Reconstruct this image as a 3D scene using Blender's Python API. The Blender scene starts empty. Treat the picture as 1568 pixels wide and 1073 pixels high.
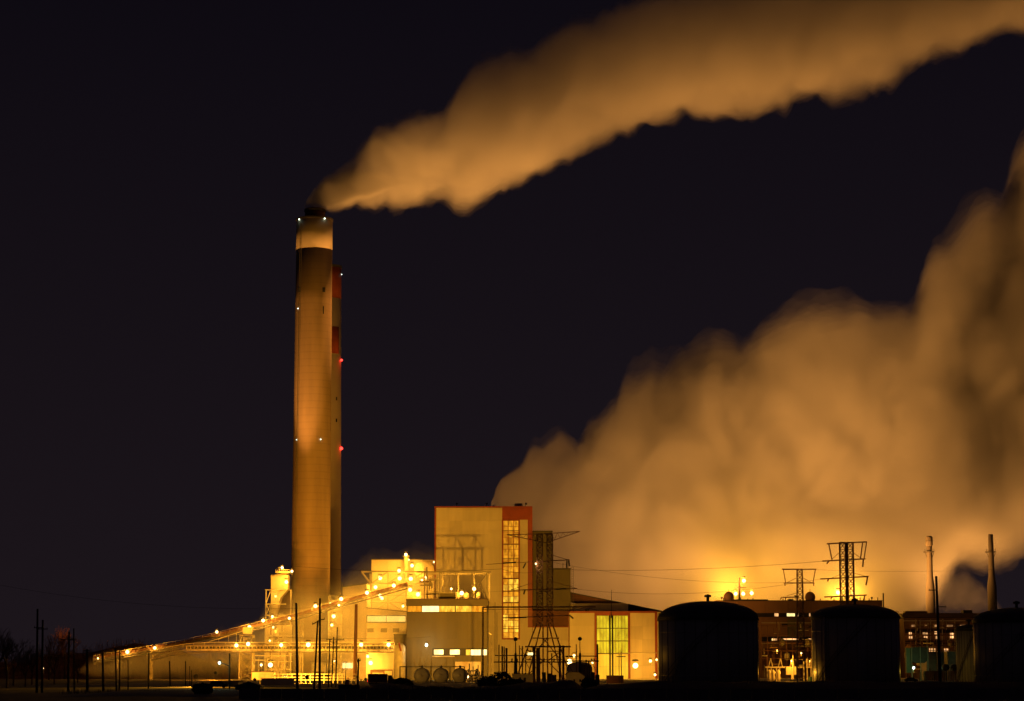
import bpy, math, random
from mathutils import Vector, noise
random.seed(5)
SC = bpy.context.scene; COL = SC.collection
# ---------------------------------------------------------------- camera, sky, exposure
F = 3650.0; TH = math.atan(488.5/F); CT, ST = math.cos(TH), math.sin(TH); CH = 4.0
def P(x, y, D):
    """world point at distance D that the photograph shows at pixel x, y (used to measure sizes and heights)"""
    u = (x-784)/F; v = (536.5-y)/F
    t = D/(CT-v*ST)
    return Vector((u*t, D, CH+(ST+v*CT)*t))
cam = bpy.data.cameras.new('camera'); co = bpy.data.objects.new('camera', cam); COL.objects.link(co)
co.location = (0, 0, CH); co.rotation_euler = (math.pi/2+TH, 0, 0)
cam.lens = 36*F/1568; cam.clip_end = 30000; SC.camera = co
W = bpy.data.worlds.new('World'); SC.world = W; W.use_nodes = True
nt = W.node_tree; bg = nt.nodes['Background']
tc = nt.nodes.new('ShaderNodeTexCoord'); sp = nt.nodes.new('ShaderNodeSeparateXYZ'); rp = nt.nodes.new('ShaderNodeValToRGB')
nt.links.new(tc.outputs['Generated'], sp.inputs[0]); nt.links.new(sp.outputs['Z'], rp.inputs[0]); nt.links.new(rp.outputs[0], bg.inputs[0])
rp.color_ramp.elements[0].position = 0.0; rp.color_ramp.elements[0].color = (.0115, .0078, .0105, 1)
rp.color_ramp.elements[1].position = .30; rp.color_ramp.elements[1].color = (.0036, .0027, .0052, 1)
bg.inputs[1].default_value = 1.0
SC.view_settings.view_transform = 'Standard'; SC.view_settings.look = 'None'
SC.view_settings.exposure = 0; SC.view_settings.gamma = 1
SC.cycles.use_denoising = True; SC.cycles.volume_bounces = 1; SC.cycles.max_bounces = 5
SC.cycles.sample_clamp_indirect = 4; SC.cycles.use_light_tree = True
SODIUM = (1, .43, .028); PLUMEC = (1, .41, .085); GREENISH = (.75, 1, .72); WARM = (1, .62, .25)

# ---------------------------------------------------------------- materials
MATS = {}
def mat(name, col, rough=.8, metal=0, ns=.15, amt=.25, bump=0., rnd=.0, streak=False, wave=None):
    if name in MATS: return MATS[name]
    m = bpy.data.materials.new(name); m.use_nodes = True; t = m.node_tree; b = t.nodes['Principled BSDF']; MATS[name] = m
    b.inputs['Roughness'].default_value = rough; b.inputs['Metallic'].default_value = metal
    g = t.nodes.new('ShaderNodeNewGeometry'); mp = t.nodes.new('ShaderNodeMapping')
    mp.inputs['Scale'].default_value = (1, 1, .15) if streak else (1, 1, 1)
    t.links.new(g.outputs['Position'], mp.inputs[0])
    n = t.nodes.new('ShaderNodeTexNoise'); n.inputs['Scale'].default_value = ns; n.inputs['Detail'].default_value = 5; n.inputs['Roughness'].default_value = .6
    t.links.new(mp.outputs[0], n.inputs[0])
    r = t.nodes.new('ShaderNodeValToRGB'); e = r.color_ramp.elements
    e[0].position = .3; e[1].position = .7
    e[0].color = (*[c*(1-amt) for c in col], 1); e[1].color = (*[min(1, c*(1+amt*.6)) for c in col], 1)
    t.links.new(n.outputs[0], r.inputs[0]); out = r.outputs[0]
    if wave:
        wv = t.nodes.new('ShaderNodeTexWave'); wv.bands_direction = 'Z'; wv.inputs['Scale'].default_value = wave; wv.inputs['Distortion'].default_value = .3
        t.links.new(g.outputs['Position'], wv.inputs[0])
        r2 = t.nodes.new('ShaderNodeMapRange'); r2.inputs['From Max'].default_value = .12; r2.inputs['To Min'].default_value = .90
        t.links.new(wv.outputs['Fac'], r2.inputs[0])
        x = t.nodes.new('ShaderNodeVectorMath'); x.operation = 'SCALE'; t.links.new(out, x.inputs[0]); t.links.new(r2.outputs[0], x.inputs['Scale']); out = x.outputs[0]
    if rnd:
        oi = t.nodes.new('ShaderNodeObjectInfo'); r3 = t.nodes.new('ShaderNodeMapRange')
        r3.inputs['To Min'].default_value = 1-rnd; r3.inputs['To Max'].default_value = 1+rnd*.5
        t.links.new(oi.outputs['Random'], r3.inputs[0])
        x = t.nodes.new('ShaderNodeVectorMath'); x.operation = 'SCALE'; t.links.new(out, x.inputs[0]); t.links.new(r3.outputs[0], x.inputs['Scale']); out = x.outputs[0]
    t.links.new(out, b.inputs['Base Color'])
    if bump:
        bp = t.nodes.new('ShaderNodeBump'); bp.inputs['Strength'].default_value = bump
        t.links.new(n.outputs[0], bp.inputs['Height']); t.links.new(bp.outputs[0], b.inputs['Normal'])
    return m
def emat(name, col, s, rnd=.0, ns=.6, amt=.5, vert=True):
    """something that gives off light: a bulb, or a window pane with a lit room behind it"""
    if name in MATS: return MATS[name]
    m = bpy.data.materials.new(name); m.use_nodes = True; t = m.node_tree; b = t.nodes['Principled BSDF']; MATS[name] = m
    b.inputs['Base Color'].default_value = (*[c*.3 for c in col], 1); b.inputs['Roughness'].default_value = .3
    b.inputs['Emission Color'].default_value = (*col, 1)
    if not rnd and not amt: b.inputs['Emission Strength'].default_value = s; return m
    g = t.nodes.new('ShaderNodeNewGeometry'); mp = t.nodes.new('ShaderNodeMapping'); mp.inputs['Scale'].default_value = (1, 1, .35) if vert else (1, 1, 1)
    n = t.nodes.new('ShaderNodeTexNoise'); n.inputs['Scale'].default_value = ns; n.inputs['Detail'].default_value = 4
    t.links.new(g.outputs['Position'], mp.inputs[0]); t.links.new(mp.outputs[0], n.inputs[0])
    r = t.nodes.new('ShaderNodeMapRange'); r.inputs['From Min'].default_value = .35; r.inputs['From Max'].default_value = .68
    r.inputs['To Min'].default_value = s*(1-amt); r.inputs['To Max'].default_value = s*(1+amt)
    t.links.new(n.outputs[0], r.inputs[0])
    oi = t.nodes.new('ShaderNodeObjectInfo'); r3 = t.nodes.new('ShaderNodeMapRange'); r3.inputs['To Min'].default_value = 1-rnd; r3.inputs['To Max'].default_value = 1+rnd
    t.links.new(oi.outputs['Random'], r3.inputs[0])
    x = t.nodes.new('ShaderNodeMath'); x.operation = 'MULTIPLY'; t.links.new(r.outputs[0], x.inputs[0]); t.links.new(r3.outputs[0], x.inputs[1])
    t.links.new(x.outputs[0], b.inputs['Emission Strength']); return m
def volmat(name, den, col, g=0.):
    m = bpy.data.materials.new(name); m.use_nodes = True; t = m.node_tree; t.nodes.clear()
    o = t.nodes.new('ShaderNodeOutputMaterial'); v = t.nodes.new('ShaderNodeVolumePrincipled')
    v.inputs['Density'].default_value = den; v.inputs['Color'].default_value = (*col, 1); v.inputs['Anisotropy'].default_value = g
    t.links.new(v.outputs[0], o.inputs['Volume']); return m
cream = mat('cream_siding', (.62, .54, .42), .55, ns=.16, amt=.16, rnd=.10, streak=True)
pale = mat('pale_siding', (.70, .60, .50), .6, ns=.18, amt=.22, rnd=.09, streak=True)
brown = mat('brown_siding', (.125, .10, .05), .6, ns=.1, amt=.25, rnd=.08, streak=True)
redtrim = mat('red_trim', (.27, .035, .018), .5, ns=.3, amt=.2)
darkmet = mat('dark_steel', (.05, .045, .04), .6, .2, ns=.5, amt=.4)
steel = mat('painted_steel', (.30, .26, .19), .55, .1, ns=.6, amt=.35)
galv = mat('galvanised_steel', (.16, .14, .12), .55, .4, ns=.6, amt=.35)
paleste = mat('pale_steel', (.55, .48, .36), .5, ns=.5, amt=.25)
concrete = mat('stack_concrete', (.36, .25, .15), .85, ns=.09, amt=.34, bump=.2, wave=.105, streak=True)
conc_lt = mat('stack_paint', (.38, .31, .22), .8, ns=.06, amt=.15, streak=True)
conc_back = mat('stack_cream', (.62, .52, .36), .8, ns=.06, amt=.12, streak=True)
stackred = mat('stack_red', (.24, .045, .025), .7, ns=.2, amt=.25)
wood = mat('pole_wood', (.045, .032, .022), .9, ns=1, amt=.3)
tankm = mat('tank_paint', (.42, .39, .36), .42, .0, ns=.1, amt=.35, streak=True)
tankrf = mat('tank_roof_paint', (.07, .065, .06), .6, ns=.3, amt=.3)
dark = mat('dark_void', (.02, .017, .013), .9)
silver = mat('silver_paint', (.5, .48, .5), .5, .1, ns=.4, amt=.2)
roofm = mat('roof_sheet', (.12, .07, .045), .7, ns=.3, amt=.3)
rust = mat('rusty_brown_sheet', (.14, .055, .03), .75, ns=.3, amt=.35)
gravel = mat('dirt_ground', (.11, .085, .07), .95, ns=.05, amt=.6, bump=.4)
yardm = mat('yard_concrete', (.28, .24, .19), .85, ns=.05, amt=.4, bump=.2)
bushm = mat('bush_leaves', (.035, .03, .015), .9, ns=2, amt=.4)
twigm = mat('bare_twigs', (.26, .105, .045), .9, ns=.05, amt=.6)
barkm = mat('bark', (.08, .05, .035), .9, ns=2, amt=.4)
greenm = mat('green_siding', (.06, .14, .09), .6, ns=.6, amt=.2)
ochre = mat('ochre_siding', (.28, .15, .06), .75, ns=.05, amt=.35, rnd=.1, streak=True)
barrm = mat('barrier_concrete', (.20, .17, .15), .9, ns=.8, amt=.3, rnd=.15)
wire = mat('wire', (.04, .03, .02), .5, .5)
BULB = emat('bulb_sodium', (1, .62, .25), 6, amt=0)
BULBW = emat('bulb_mercury', (.8, 1, .85), 6, amt=0)
BULBR = emat('bulb_red', (1, .03, .02), 6, amt=0)
W_OR = emat('pane_lit_orange', (1, .44, .02), .50, rnd=.15, ns=1.1, amt=.6)
W_BR = emat('pane_lit_yellow', (1, .60, .05), .80, rnd=.15, ns=.9, amt=.6)
W_GR = emat('pane_lit_green', (.74, .62, .02), .66, rnd=.06, ns=.5, amt=.5)
W_WH = emat('pane_lit_white', (1, .78, .3), 1.9, rnd=.2, ns=.4, amt=.4)
W_PK = emat('pane_lit_pink', (1, .5, .18), 1.1, rnd=.4, ns=.4, amt=.6)

# ---------------------------------------------------------------- mesh helpers
class M:
    def __init__(s): s.v = []; s.f = []
    def box(s, x0, x1, y0, y1, z0, z1):
        n = len(s.v); s.v += [(x0,y0,z0),(x1,y0,z0),(x1,y1,z0),(x0,y1,z0),(x0,y0,z1),(x1,y0,z1),(x1,y1,z1),(x0,y1,z1)]
        s.f += [tuple(n+i for i in q) for q in ((0,3,2,1),(4,5,6,7),(0,1,5,4),(1,2,6,5),(2,3,7,6),(3,0,4,7))]; return s
    def pbox(s, x0, x1, yt, yb, D, dep, z0=None):
        ym = (yt+(yb if yb else 1040))/2
        a, b = P(x0, ym, D).x, P(x1, ym, D).x; zt = P(x0, yt, D).z; zb = z0 if yb is None else P(x0, yb, D).z
        return s.box(a, b, D, D+dep, 0 if zb is None else zb, zt)
    def bar(s, p, q, r, n=4, r2=None):
        p = Vector(p); q = Vector(q); d = q-p
        if d.length < 1e-6: return s
        d.normalize(); a = d.orthogonal().normalized() if abs(d.z) < .999 else Vector((1, 0, 0)); b = d.cross(a); r2 = r if r2 is None else r2; o = len(s.v)
        for c, rr in ((p, r), (q, r2)):
            for i in range(n):
                t = 2*math.pi*(i+.5)/n; s.v.append(tuple(c+(a*math.cos(t)+b*math.sin(t))*rr))
        for i in range(n): j = (i+1) % n; s.f.append((o+i, o+j, o+n+j, o+n+i))
        s.f.append(tuple(o+i for i in reversed(range(n)))); s.f.append(tuple(o+n+i for i in range(n))); return s
    def lathe(s, c, prof, n=24, c2=None):
        """profile of (radius, z) turned about a vertical axis through c; c2 lets the axis lean"""
        o = len(s.v)
        for r, z in prof:
            for i in range(n):
                t = 2*math.pi*i/n; s.v.append((c[0]+r*math.cos(t), c[1]+r*math.sin(t), z))
        for k in range(len(prof)-1):
            for i in range(n):
                j = (i+1) % n; s.f.append((o+k*n+i, o+k*n+j, o+(k+1)*n+j, o+(k+1)*n+i))
        s.f.append(tuple(o+i for i in reversed(range(n)))); s.f.append(tuple(o+(len(prof)-1)*n+i for i in range(n))); return s
    def prism(s, pts, D, dep):
        """outline of world (x, z) points, counter-clockwise, from distance D back by dep"""
        n = len(pts); o = len(s.v)
        s.v += [(x, D, z) for x, z in pts]+[(x, D+dep, z) for x, z in pts]
        s.f.append(tuple(o+i for i in range(n))); s.f.append(tuple(o+n+i for i in reversed(range(n))))
        for i in range(n): j = (i+1) % n; s.f.append((o+i, o+n+i, o+n+j, o+j))
        return s
    def pprism(s, pp, D, dep): return s.prism([(P(x, y, D).x, P(x, y, D).z) for x, y in pp], D, dep)
    def hcyl(s, c, r, L, n=20, ends=.25):
        """horizontal cylinder along +y with bulged ends"""
        o = len(s.v); pr = [(.02*r, -ends*r*1.05), (.4*r, -ends*r*.93), (.78*r, -ends*r*.55), (r, 0), (r, L), (.78*r, L+ends*r*.55), (.02*r, L+ends*r*1.05)]
        for rr, y in pr:
            for i in range(n):
                t = 2*math.pi*i/n; s.v.append((c[0]+rr*math.cos(t), c[1]+y, c[2]+rr*math.sin(t)))
        for k in range(len(pr)-1):
            for i in range(n): j = (i+1) % n; s.f.append((o+k*n+i, o+k*n+j, o+(k+1)*n+j, o+(k+1)*n+i))
        s.f.append(tuple(o+i for i in range(n))); s.f.append(tuple(o+(len(pr)-1)*n+i for i in reversed(range(n)))); return s
def base(par):
    v = Vector((0, 0, 0))
    while par: v += par.location; par = par.parent
    return v
def ob(name, mb, m, par=None, smooth=False, **kw):
    b = base(par); me = bpy.data.meshes.new(name); me.from_pydata([(x-b.x, y-b.y, z-b.z) for x, y, z in mb.v], [], mb.f)
    me.materials.append(m)
    if smooth: me.polygons.foreach_set('use_smooth', [True]*len(me.polygons))
    o = bpy.data.objects.new(name, me); COL.objects.link(o)
    if par: o.parent = par
    for k, v in kw.items(): o[k] = v
    return o
def thing(name, label, cat, loc, group=None):
    o = bpy.data.objects.new(name, None); COL.objects.link(o); o.location = loc; o['label'] = label; o['category'] = cat
    if group: o['group'] = group
    return o
def tag(o, label, cat, group=None):
    o['label'] = label; o['category'] = cat
    if group: o['group'] = group
    return o
def shared(name, me, par, loc, **kw):
    o = bpy.data.objects.new(name, me); COL.objects.link(o); o.parent = par; o.location = Vector(loc)-base(par)
    for k, v in kw.items(): o[k] = v
    return o
def boxmesh(name, w, d, h, m):
    b = M().box(-w/2, w/2, -d/2, d/2, -h/2, h/2); me = bpy.data.meshes.new(name); me.from_pydata(b.v, [], b.f); me.materials.append(m); return me
def panels(par, name, x0, x1, yt, yb, D, nx, nz, ms, gap=.16, proud=.16, skip=(), zb=None):
    """grid of separate panels (or panes) standing proud of a wall at distance D; x, y in photo pixels"""
    ym = (yt+yb)/2; a, b = P(x0, ym, D).x, P(x1, ym, D).x; zt = P(x0, yt, D).z; z0 = P(x0, yb, D).z if zb is None else zb
    pw, ph = (b-a)/nx, (zt-z0)/nz
    if not isinstance(ms, (list, tuple)): ms = [ms]
    mm = [boxmesh(name, pw-gap, proud, ph-gap, q) for q in ms]
    for j in range(nz):
        for i in range(nx):
            cx, cz = a+(i+.5)*pw, z0+(j+.5)*ph
            if any(sx0 < cx < sx1 and sz0 < cz < sz1 for sx0, sx1, sz0, sz1 in skip): continue
            k = ms[0] if len(ms) == 1 else None
            shared(name, mm[0] if len(mm) == 1 else random.choice(mm), par, (cx, D-proud/2, cz))
def copy_tree(o, par=None):
    c = o.copy(); COL.objects.link(c); c.parent = par
    for ch in list(o.children): copy_tree(ch, c)
    return c
def light(par, p, watts, col=SODIUM, r=.8, spot=None, tgt=None, name='lamp_light'):
    l = bpy.data.lights.new(name, 'SPOT' if spot else 'POINT'); l.energy = watts; l.color = col; l.shadow_soft_size = r
    o = bpy.data.objects.new(name, l); COL.objects.link(o)
    if par: o.parent = par
    o.location = Vector(p)-base(par)
    if spot:
        l.spot_size = math.radians(spot); l.spot_blend = .7; o.rotation_euler = (Vector(tgt)-Vector(p)).to_track_quat('-Z', 'Y').to_euler()
    return o
def ico(c, r, n=8):
    m = M(); m.lathe(c, [(r*math.sin(math.pi*k/6)+.001, c[2]-r*math.cos(math.pi*k/6)) for k in range(7)], n); return m
BULBME = {}
def lamp(x, y, D, watts, label, col=SODIUM, bulb=None, r=.75, foot=1.6, arm=None, group='sodium lamps of the power plant', side=(0, 0)):
    p = P(x, y, D); bulb = bulb or BULB
    t = thing('floodlight', label, 'lamp', p+Vector((0, 0, -foot)), group)
    ob('bulb', ico(p, r*.55), bulb, t, True)
    ob('hood', M().lathe(p, [(r*.75, p.z+r*.95), (r*.5, p.z+r*1.25), (.05, p.z+r*1.3)], 8), darkmet, t)
    b = M().bar(p+Vector((0, r*1.1, -foot)), p+Vector((0, r*1.1, r*1.05)), .09).bar(p+Vector((0, r*1.1, r*1.05)), p+Vector((0, 0, r*1.1)), .08)
    ob('bracket', b, galv, t)
    if watts: light(t, p, watts, col, r)
    return t
def lattice(m, cx, cy, w0, z0, w1, z1, n, r=.12, d0=None, d1=None, faces=4, geo=True):
    """X-braced shaft between two heights; legs are drawn separately"""
    d0 = w0 if d0 is None else d0; d1 = w1 if d1 is None else d1
    def c(k, z):
        t = (z-z0)/(z1-z0); w = w0+(w1-w0)*t; d = d0+(d1-d0)*t
        sx, sy = ((-1,-1),(1,-1),(1,1),(-1,1))[k]; return Vector((cx+sx*w/2, cy+sy*d/2, z))
    zs = [z0+(z1-z0)*i/n for i in range(n+1)]
    for a, b in zip(zs, zs[1:]):
        for k in range(4):
            j = (k+1) % 4
            m.bar(c(k, a), c(j, b), r).bar(c(j, a), c(k, b), r).bar(c(k, b), c(j, b), r)
    return [(c(k, z0), c(k, z1)) for k in range(4)]

# ---------------------------------------------------------------- ground
def sheet(name, x0, x1, y0, y1, z, m):
    q = M(); q.v = [(x0,y0,z),(x1,y0,z),(x1,y1,z),(x0,y1,z)]; q.f = [(0,1,2,3)]; return ob(name, q, m, kind='structure')
sheet('ground', -9000, 9000, -200, 14000, 0, gravel)
sheet('yard', -115, 330, 560, 1400, .02, yardm)
def mound(name, x0, x1, y0, y1, hf, m, nx=80, ny=16, amp=.4, **kw):
    q = M()
    for j in range(ny+1):
        for i in range(nx+1):
            x = x0+(x1-x0)*i/nx; y = y0+(y1-y0)*j/ny; e = math.sin(math.pi*j/ny)**.7
            s = min(1, i/5, (nx-i)/5)
            z = hf(x)*e*s+noise.noise((x/6, y/6, 0))*amp*e*s*2+noise.noise((x/1.5, y/1.5, 3))*amp*.5*e*s
            q.v.append((x, y, z if e > .01 else -.3))
    for j in range(ny):
        for i in range(nx): a = j*(nx+1)+i; q.f.append((a, a+1, a+nx+2, a+nx+1))
    return ob(name, q, m, None, True, kind='structure', **kw)
mound('embankment', 6, 190, 380, 430, lambda x: 1.95 if x > 26 else 1.95*max(0, (x-6)/20)+.3, gravel, 140, 14, .12)
mound('dirt_mound', -28, 14, 395, 450, lambda x: 1.3+.5*math.sin(x/7), gravel, 60, 14, .35)
mound('access_road_bank', -70, -38, 360, 480, lambda x: .5, yardm, 40, 12, .1)
# the lit road across the left foreground
q = M()
for i in range(41):
    t = i/40; x = -62+60*t; y = 470-70*t+18*math.sin(t*3); q.v += [(x, y-5, .55 if 0 else .03), (x, y+9, .03)]
for i in range(40): q.f.append((2*i, 2*i+2, 2*i+3, 2*i+1))
ob('road', q, mat('road_asphalt', (.16, .13, .10), .8, ns=.1, amt=.3), kind='structure')

# low concrete barrier made of separate blocks
bt = thing('concrete_barrier', 'long low concrete barrier of joined blocks across the dark foreground', 'barrier', (20, 330, 0))
bm = M(); bm.prism([(-1.42, 0), (1.42, 0), (1.42, 1.38), (-1.42, 1.38)], 0, .28)
bme = bpy.data.meshes.new('block'); bme.from_pydata(bm.v, [], bm.f); bme.materials.append(barrm)
for i in range(44): shared('block', bme, bt, (-36+i*2.93, 330+random.uniform(-.04, .04), random.uniform(-.03, .02)))

# ---------------------------------------------------------------- wooded hill on the left
def hillh(x): return 7.5+4.5*math.exp(-((x+175)/40)**2)+2.5*math.sin(x/17)+1.5*math.sin(x/7+1)
hq = M(); nx, ny = 70, 12
for j in range(ny+1):
    for i in range(nx+1):
        x = -330+245*i/nx; y = 1040+160*j/ny; e = min(1, j/5); s = min(1, (nx-i)/8)
        hq.v.append((x, y, hillh(x)*e*s+noise.noise((x/14, y/14, 0))*1.5*e))
for j in range(ny):
    for i in range(nx): a = j*(nx+1)+i; hq.f.append((a, a+1, a+nx+2, a+nx+1))
ob('hill', hq, mat('hill_soil', (.24, .09, .04), .95, ns=.2, amt=.5), None, True, kind='structure')
tq = M()
for i in range(4200):
    x = random.uniform(-330, -92); y = random.uniform(1036, 1100); s = min(1, (-88-x)/16)
    z = hillh(x)*min(1, (y-1040)/66)*s-1 if y > 1040 else -.2; h = random.uniform(3, 7.5)*(.6+.4*s)
    a = Vector((x, y, z)); b = a+Vector((random.uniform(-.6, .6), 0, h)); tq.bar(a, b, .10, 3, .03)
    for k in range(3):
        c = a.lerp(b, random.uniform(.3, .9)); tq.bar(c, c+Vector((random.uniform(-1.6, 1.6), random.uniform(-1, 1), random.uniform(.8, 2.2))), .05, 3, .02)
ob('bare_woods', tq, twigm, kind='stuff')

def bare_tree(x, y, h, spread, label, seed, crown=260, m=twigm, lean=0):
    rr = random.Random(seed); t = thing('bare_tree', label, 'tree', (x, y, 0)); tm = M(); cm = M()
    def grow(p, d, L, r, lv):
        q_ = p+d*L; (tm if lv < 2 else cm).bar(p, q_, r, 5 if lv < 2 else 3, r*.6)
        if lv == 5: return
        for _ in range(3 if lv else 5):
            nd = (d+Vector((rr.uniform(-1, 1), rr.uniform(-1, 1), rr.uniform(-.1, .7)))*.62*spread).normalized()
            grow(p+d*L*rr.uniform(.6, 1), nd, L*rr.uniform(.6, .82), r*.58, lv+1)
    grow(Vector((x, y, 0)), Vector((lean, 0, 1)).normalized(), h*.3, h*.018, 0)
    ob('trunk', tm, barkm, t); ob('crown', cm, m, t); return t
bare_tree(P(100, 1000, 1010).x, 1010, 27, 1, 'round brown bare tree glowing faintly above the left hillside', 1)
bare_tree(P(76, 1000, 900).x, 900, 22, 1, 'dim bare tree just left of the round brown one', 2)
bare_tree(P(12, 1000, 520).x, 520, 15, 1.1, 'black bare tree at the left edge of the picture', 3, m=barkm)
bare_tree(P(40, 1000, 560).x, 560, 11, 1.1, 'small black bare tree beside the paired utility poles on the far left', 4, m=barkm)
for k, (x, D_, h) in enumerate([(-8, 540, 17), (22, 600, 14), (50, 640, 13), (84, 660, 12), (120, 700, 9)]):
    bare_tree(P(x, 1000, D_).x, D_, h, 1.15, ['tall black bare tree cut by the left edge', 'black bare tree behind the tree at the left edge', 'black bare tree behind the shorter pole of the far left pair', 'black bare tree left of the second pair of poles', 'lowest black bare tree just left of the lit conveyor tip'][k], 40+k, m=barkm)
rg = random.Random(8); gq = M()
for i in range(5200):
    x = rg.uniform(-75, 190); y = rg.uniform(396, 412); z = max(0, 1.9 if x > 26 else (.8 if x > -28 else .2))*rg.uniform(.75, 1.0); h = rg.uniform(.2, .75)*(1+.8*noise.noise((x/5, 1, 1)))
    a = Vector((x, y, z-.3)); gq.v += [tuple(a-Vector((.04, 0, 0))), tuple(a+Vector((.04, 0, 0))), tuple(a+Vector((rg.uniform(-.3, .3), 0, h+.3)))]; gq.f.append((len(gq.v)-3, len(gq.v)-2, len(gq.v)-1))
ob('rough_grass', gq, bushm, kind='stuff')
def bush(x, y, z, w, h, d, label, seed, n=900):
    rr = random.Random(seed); t = thing('bush', label, 'bush', (x, y, z)); m = M(); s = M()
    for i in range(n):
        a = Vector((rr.gauss(0, 1), rr.gauss(0, 1), rr.gauss(0, 1))).normalized()*rr.uniform(.4, 1)**.5
        k = 1+.25*noise.noise(a*2+Vector((seed, 0, 0))); c = Vector((x+a.x*w/2*k, y+a.y*d/2*k, z+h*.5+a.z*h*.5*k))
        u = Vector((rr.uniform(-1, 1), rr.uniform(-1, 1), rr.uniform(-1, 1))).normalized()*rr.uniform(.12, .3); v = u.orthogonal().normalized()*rr.uniform(.1, .2)
        o = len(m.v); m.v += [tuple(c-u), tuple(c+v), tuple(c+u), tuple(c-v)]; m.f.append((o, o+1, o+2, o+3))
    for i in range(7): s.bar((x+rr.uniform(-.2, .2)*w, y, z-.2), (x+rr.uniform(-.45, .45)*w, y, z+h*.8), .05, 3, .02)
    ob('foliage', m, bushm, t); ob('stem', s, barkm, t); return t
p = P(310, 1066, 372); bush(p.x, 372, 0, 3.0, 1.9, 2.5, 'square black bush in front of the small green shed', 7, 1200)
for i, (x, w, h, lab) in enumerate([(768, 5, 3.4, 'rounded black bush in front of the insulator posts'), (745, 4, 2.6, 'low black bush right of the three horizontal tanks'), (792, 3.4, 2.0, 'small black bush at the left foot of the flat-roofed cream hut'), (612, 4, 2.2, 'dark scrubby bush on the mound behind the parked truck'), (905, 3, 2.2, 'dark bush right of the gabled cream hut')]):
    p = P(x, 1048, 440); bush(p.x, 452, .2, w, h, 3, lab, 20+i, 1000)

# ---------------------------------------------------------------- the two tall chimneys
D = 1010; cb = P(473, 1040, D); ctp = P(482.5, 338, D); rb = 30/F*D; rt = 27.6*math.hypot(ctp.z-CH, D)/F*.993
def zt(y, D): return P(784, y, D).z
cx = (cb.x+P(482.5, 338, D).x)/2
t = thing('tall_chimney', 'tall dull tan concrete chimney in front, with a dark mouth pouring smoke', 'chimney', (cx, D, 0))
def taper(z): return rb+(rt-rb)*z/ctp.z
zb_ = zt(383, D)
ob('shaft', M().lathe((cx, D), [(taper(0), 0)]+[(taper(z), z) for z in (40, 80, 120, 160, zb_)], 48), concrete, t, True)
ob('painted_band', M().lathe((cx, D), [(taper(zb_)+.05, zb_), (taper(ctp.z)+.05, ctp.z)], 48), conc_lt, t, True)
ob('rim', M().lathe((cx, D), [(rt-.4, ctp.z+.02), (rt+.35, ctp.z+.02), (rt+.35, ctp.z+.7), (rt-.4, ctp.z+.7)], 48), darkmet, t, False)
zl = zt(320, D)
ob('flue_liner', M().lathe((cx+.2, D), [(4.35, ctp.z-1), (4.35, zl), (3.9, zl), (3.9, zl-2)], 32), rust, t, True)
ob('flue_ring', M().lathe((cx+.2, D), [(4.4, zl-1.2), (4.7, zl-1.2), (4.7, zl-.4), (4.4, zl-.4)], 32), darkmet, t)
def on_shaft(xp, y, r=.0):
    p = P(xp, y, D); R = taper(p.z)+r; dx = max(-R*.97, min(R*.97, p.x-cx)); return Vector((cx+dx, D-math.sqrt(R*R-dx*dx), p.z))
for xp, y in ((461, 447), (497, 447)):
    q = on_shaft(xp, y); ob('opening', M().box(q.x-.75, q.x+.75, q.y-.25, q.y+.8, q.z-1, q.z+1), dark, t)
for xp, y in ((459.5, 339), (499, 338.5), (458, 475), (456, 675), (493, 675)):
    q = on_shaft(xp, y, .3); w = ob('warning_light', ico(q, .26 if y < 400 else .19), BULBW, t, True)
q = P(497, 478, D); q = on_shaft(497, 478); ob('opening', M().box(q.x-.2, q.x+.2, q.y-.2, q.y+.5, q.z-1.6, q.z+1.6), dark, t)
lx = on_shaft(449, 800)
for xp in (450,):
    m = M(); a0 = on_shaft(xp, 1030, .4); a1 = on_shaft(462, 345, .4); m.bar(a0, a1, .12, 4); m.bar(a0+Vector((.6, 0, 0)), a1+Vector((.6, 0, 0)), .12, 4)
    ob('ladder', m, galv, t)
ob('door_frame', M().pbox(477, 499, 1014, None, D-taper(0)-.2, .5), paleste, t)
ob('door', M().pbox(482, 496, 1028, None, D-taper(0)-.4, .3), rust, t)
# back chimney
D2 = 1120; bx = P(500, 700, D2).x-.2; z2 = zt(410, D2)
def tap2(z): return (7.9+(6.3-7.9)*z/z2)
t = thing('tall_chimney', 'slimmer cream chimney with red bands, standing half hidden behind the tall one', 'chimney', (bx, D2, 0))
def seg(name, ya, yb, m, e=0, n=40):
    za = 0 if ya is None else zt(ya, D2); zb = zt(yb, D2); return ob(name, M().lathe((bx, D2), [(tap2(za)+e, za), (tap2((za+zb)/2)+e, (za+zb)/2), (tap2(zb)+e, zb)], n), m, t, True)
seg('shaft', None, 458, conc_back); seg('red_band', 457.6, 411, stackred, .06)
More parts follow.
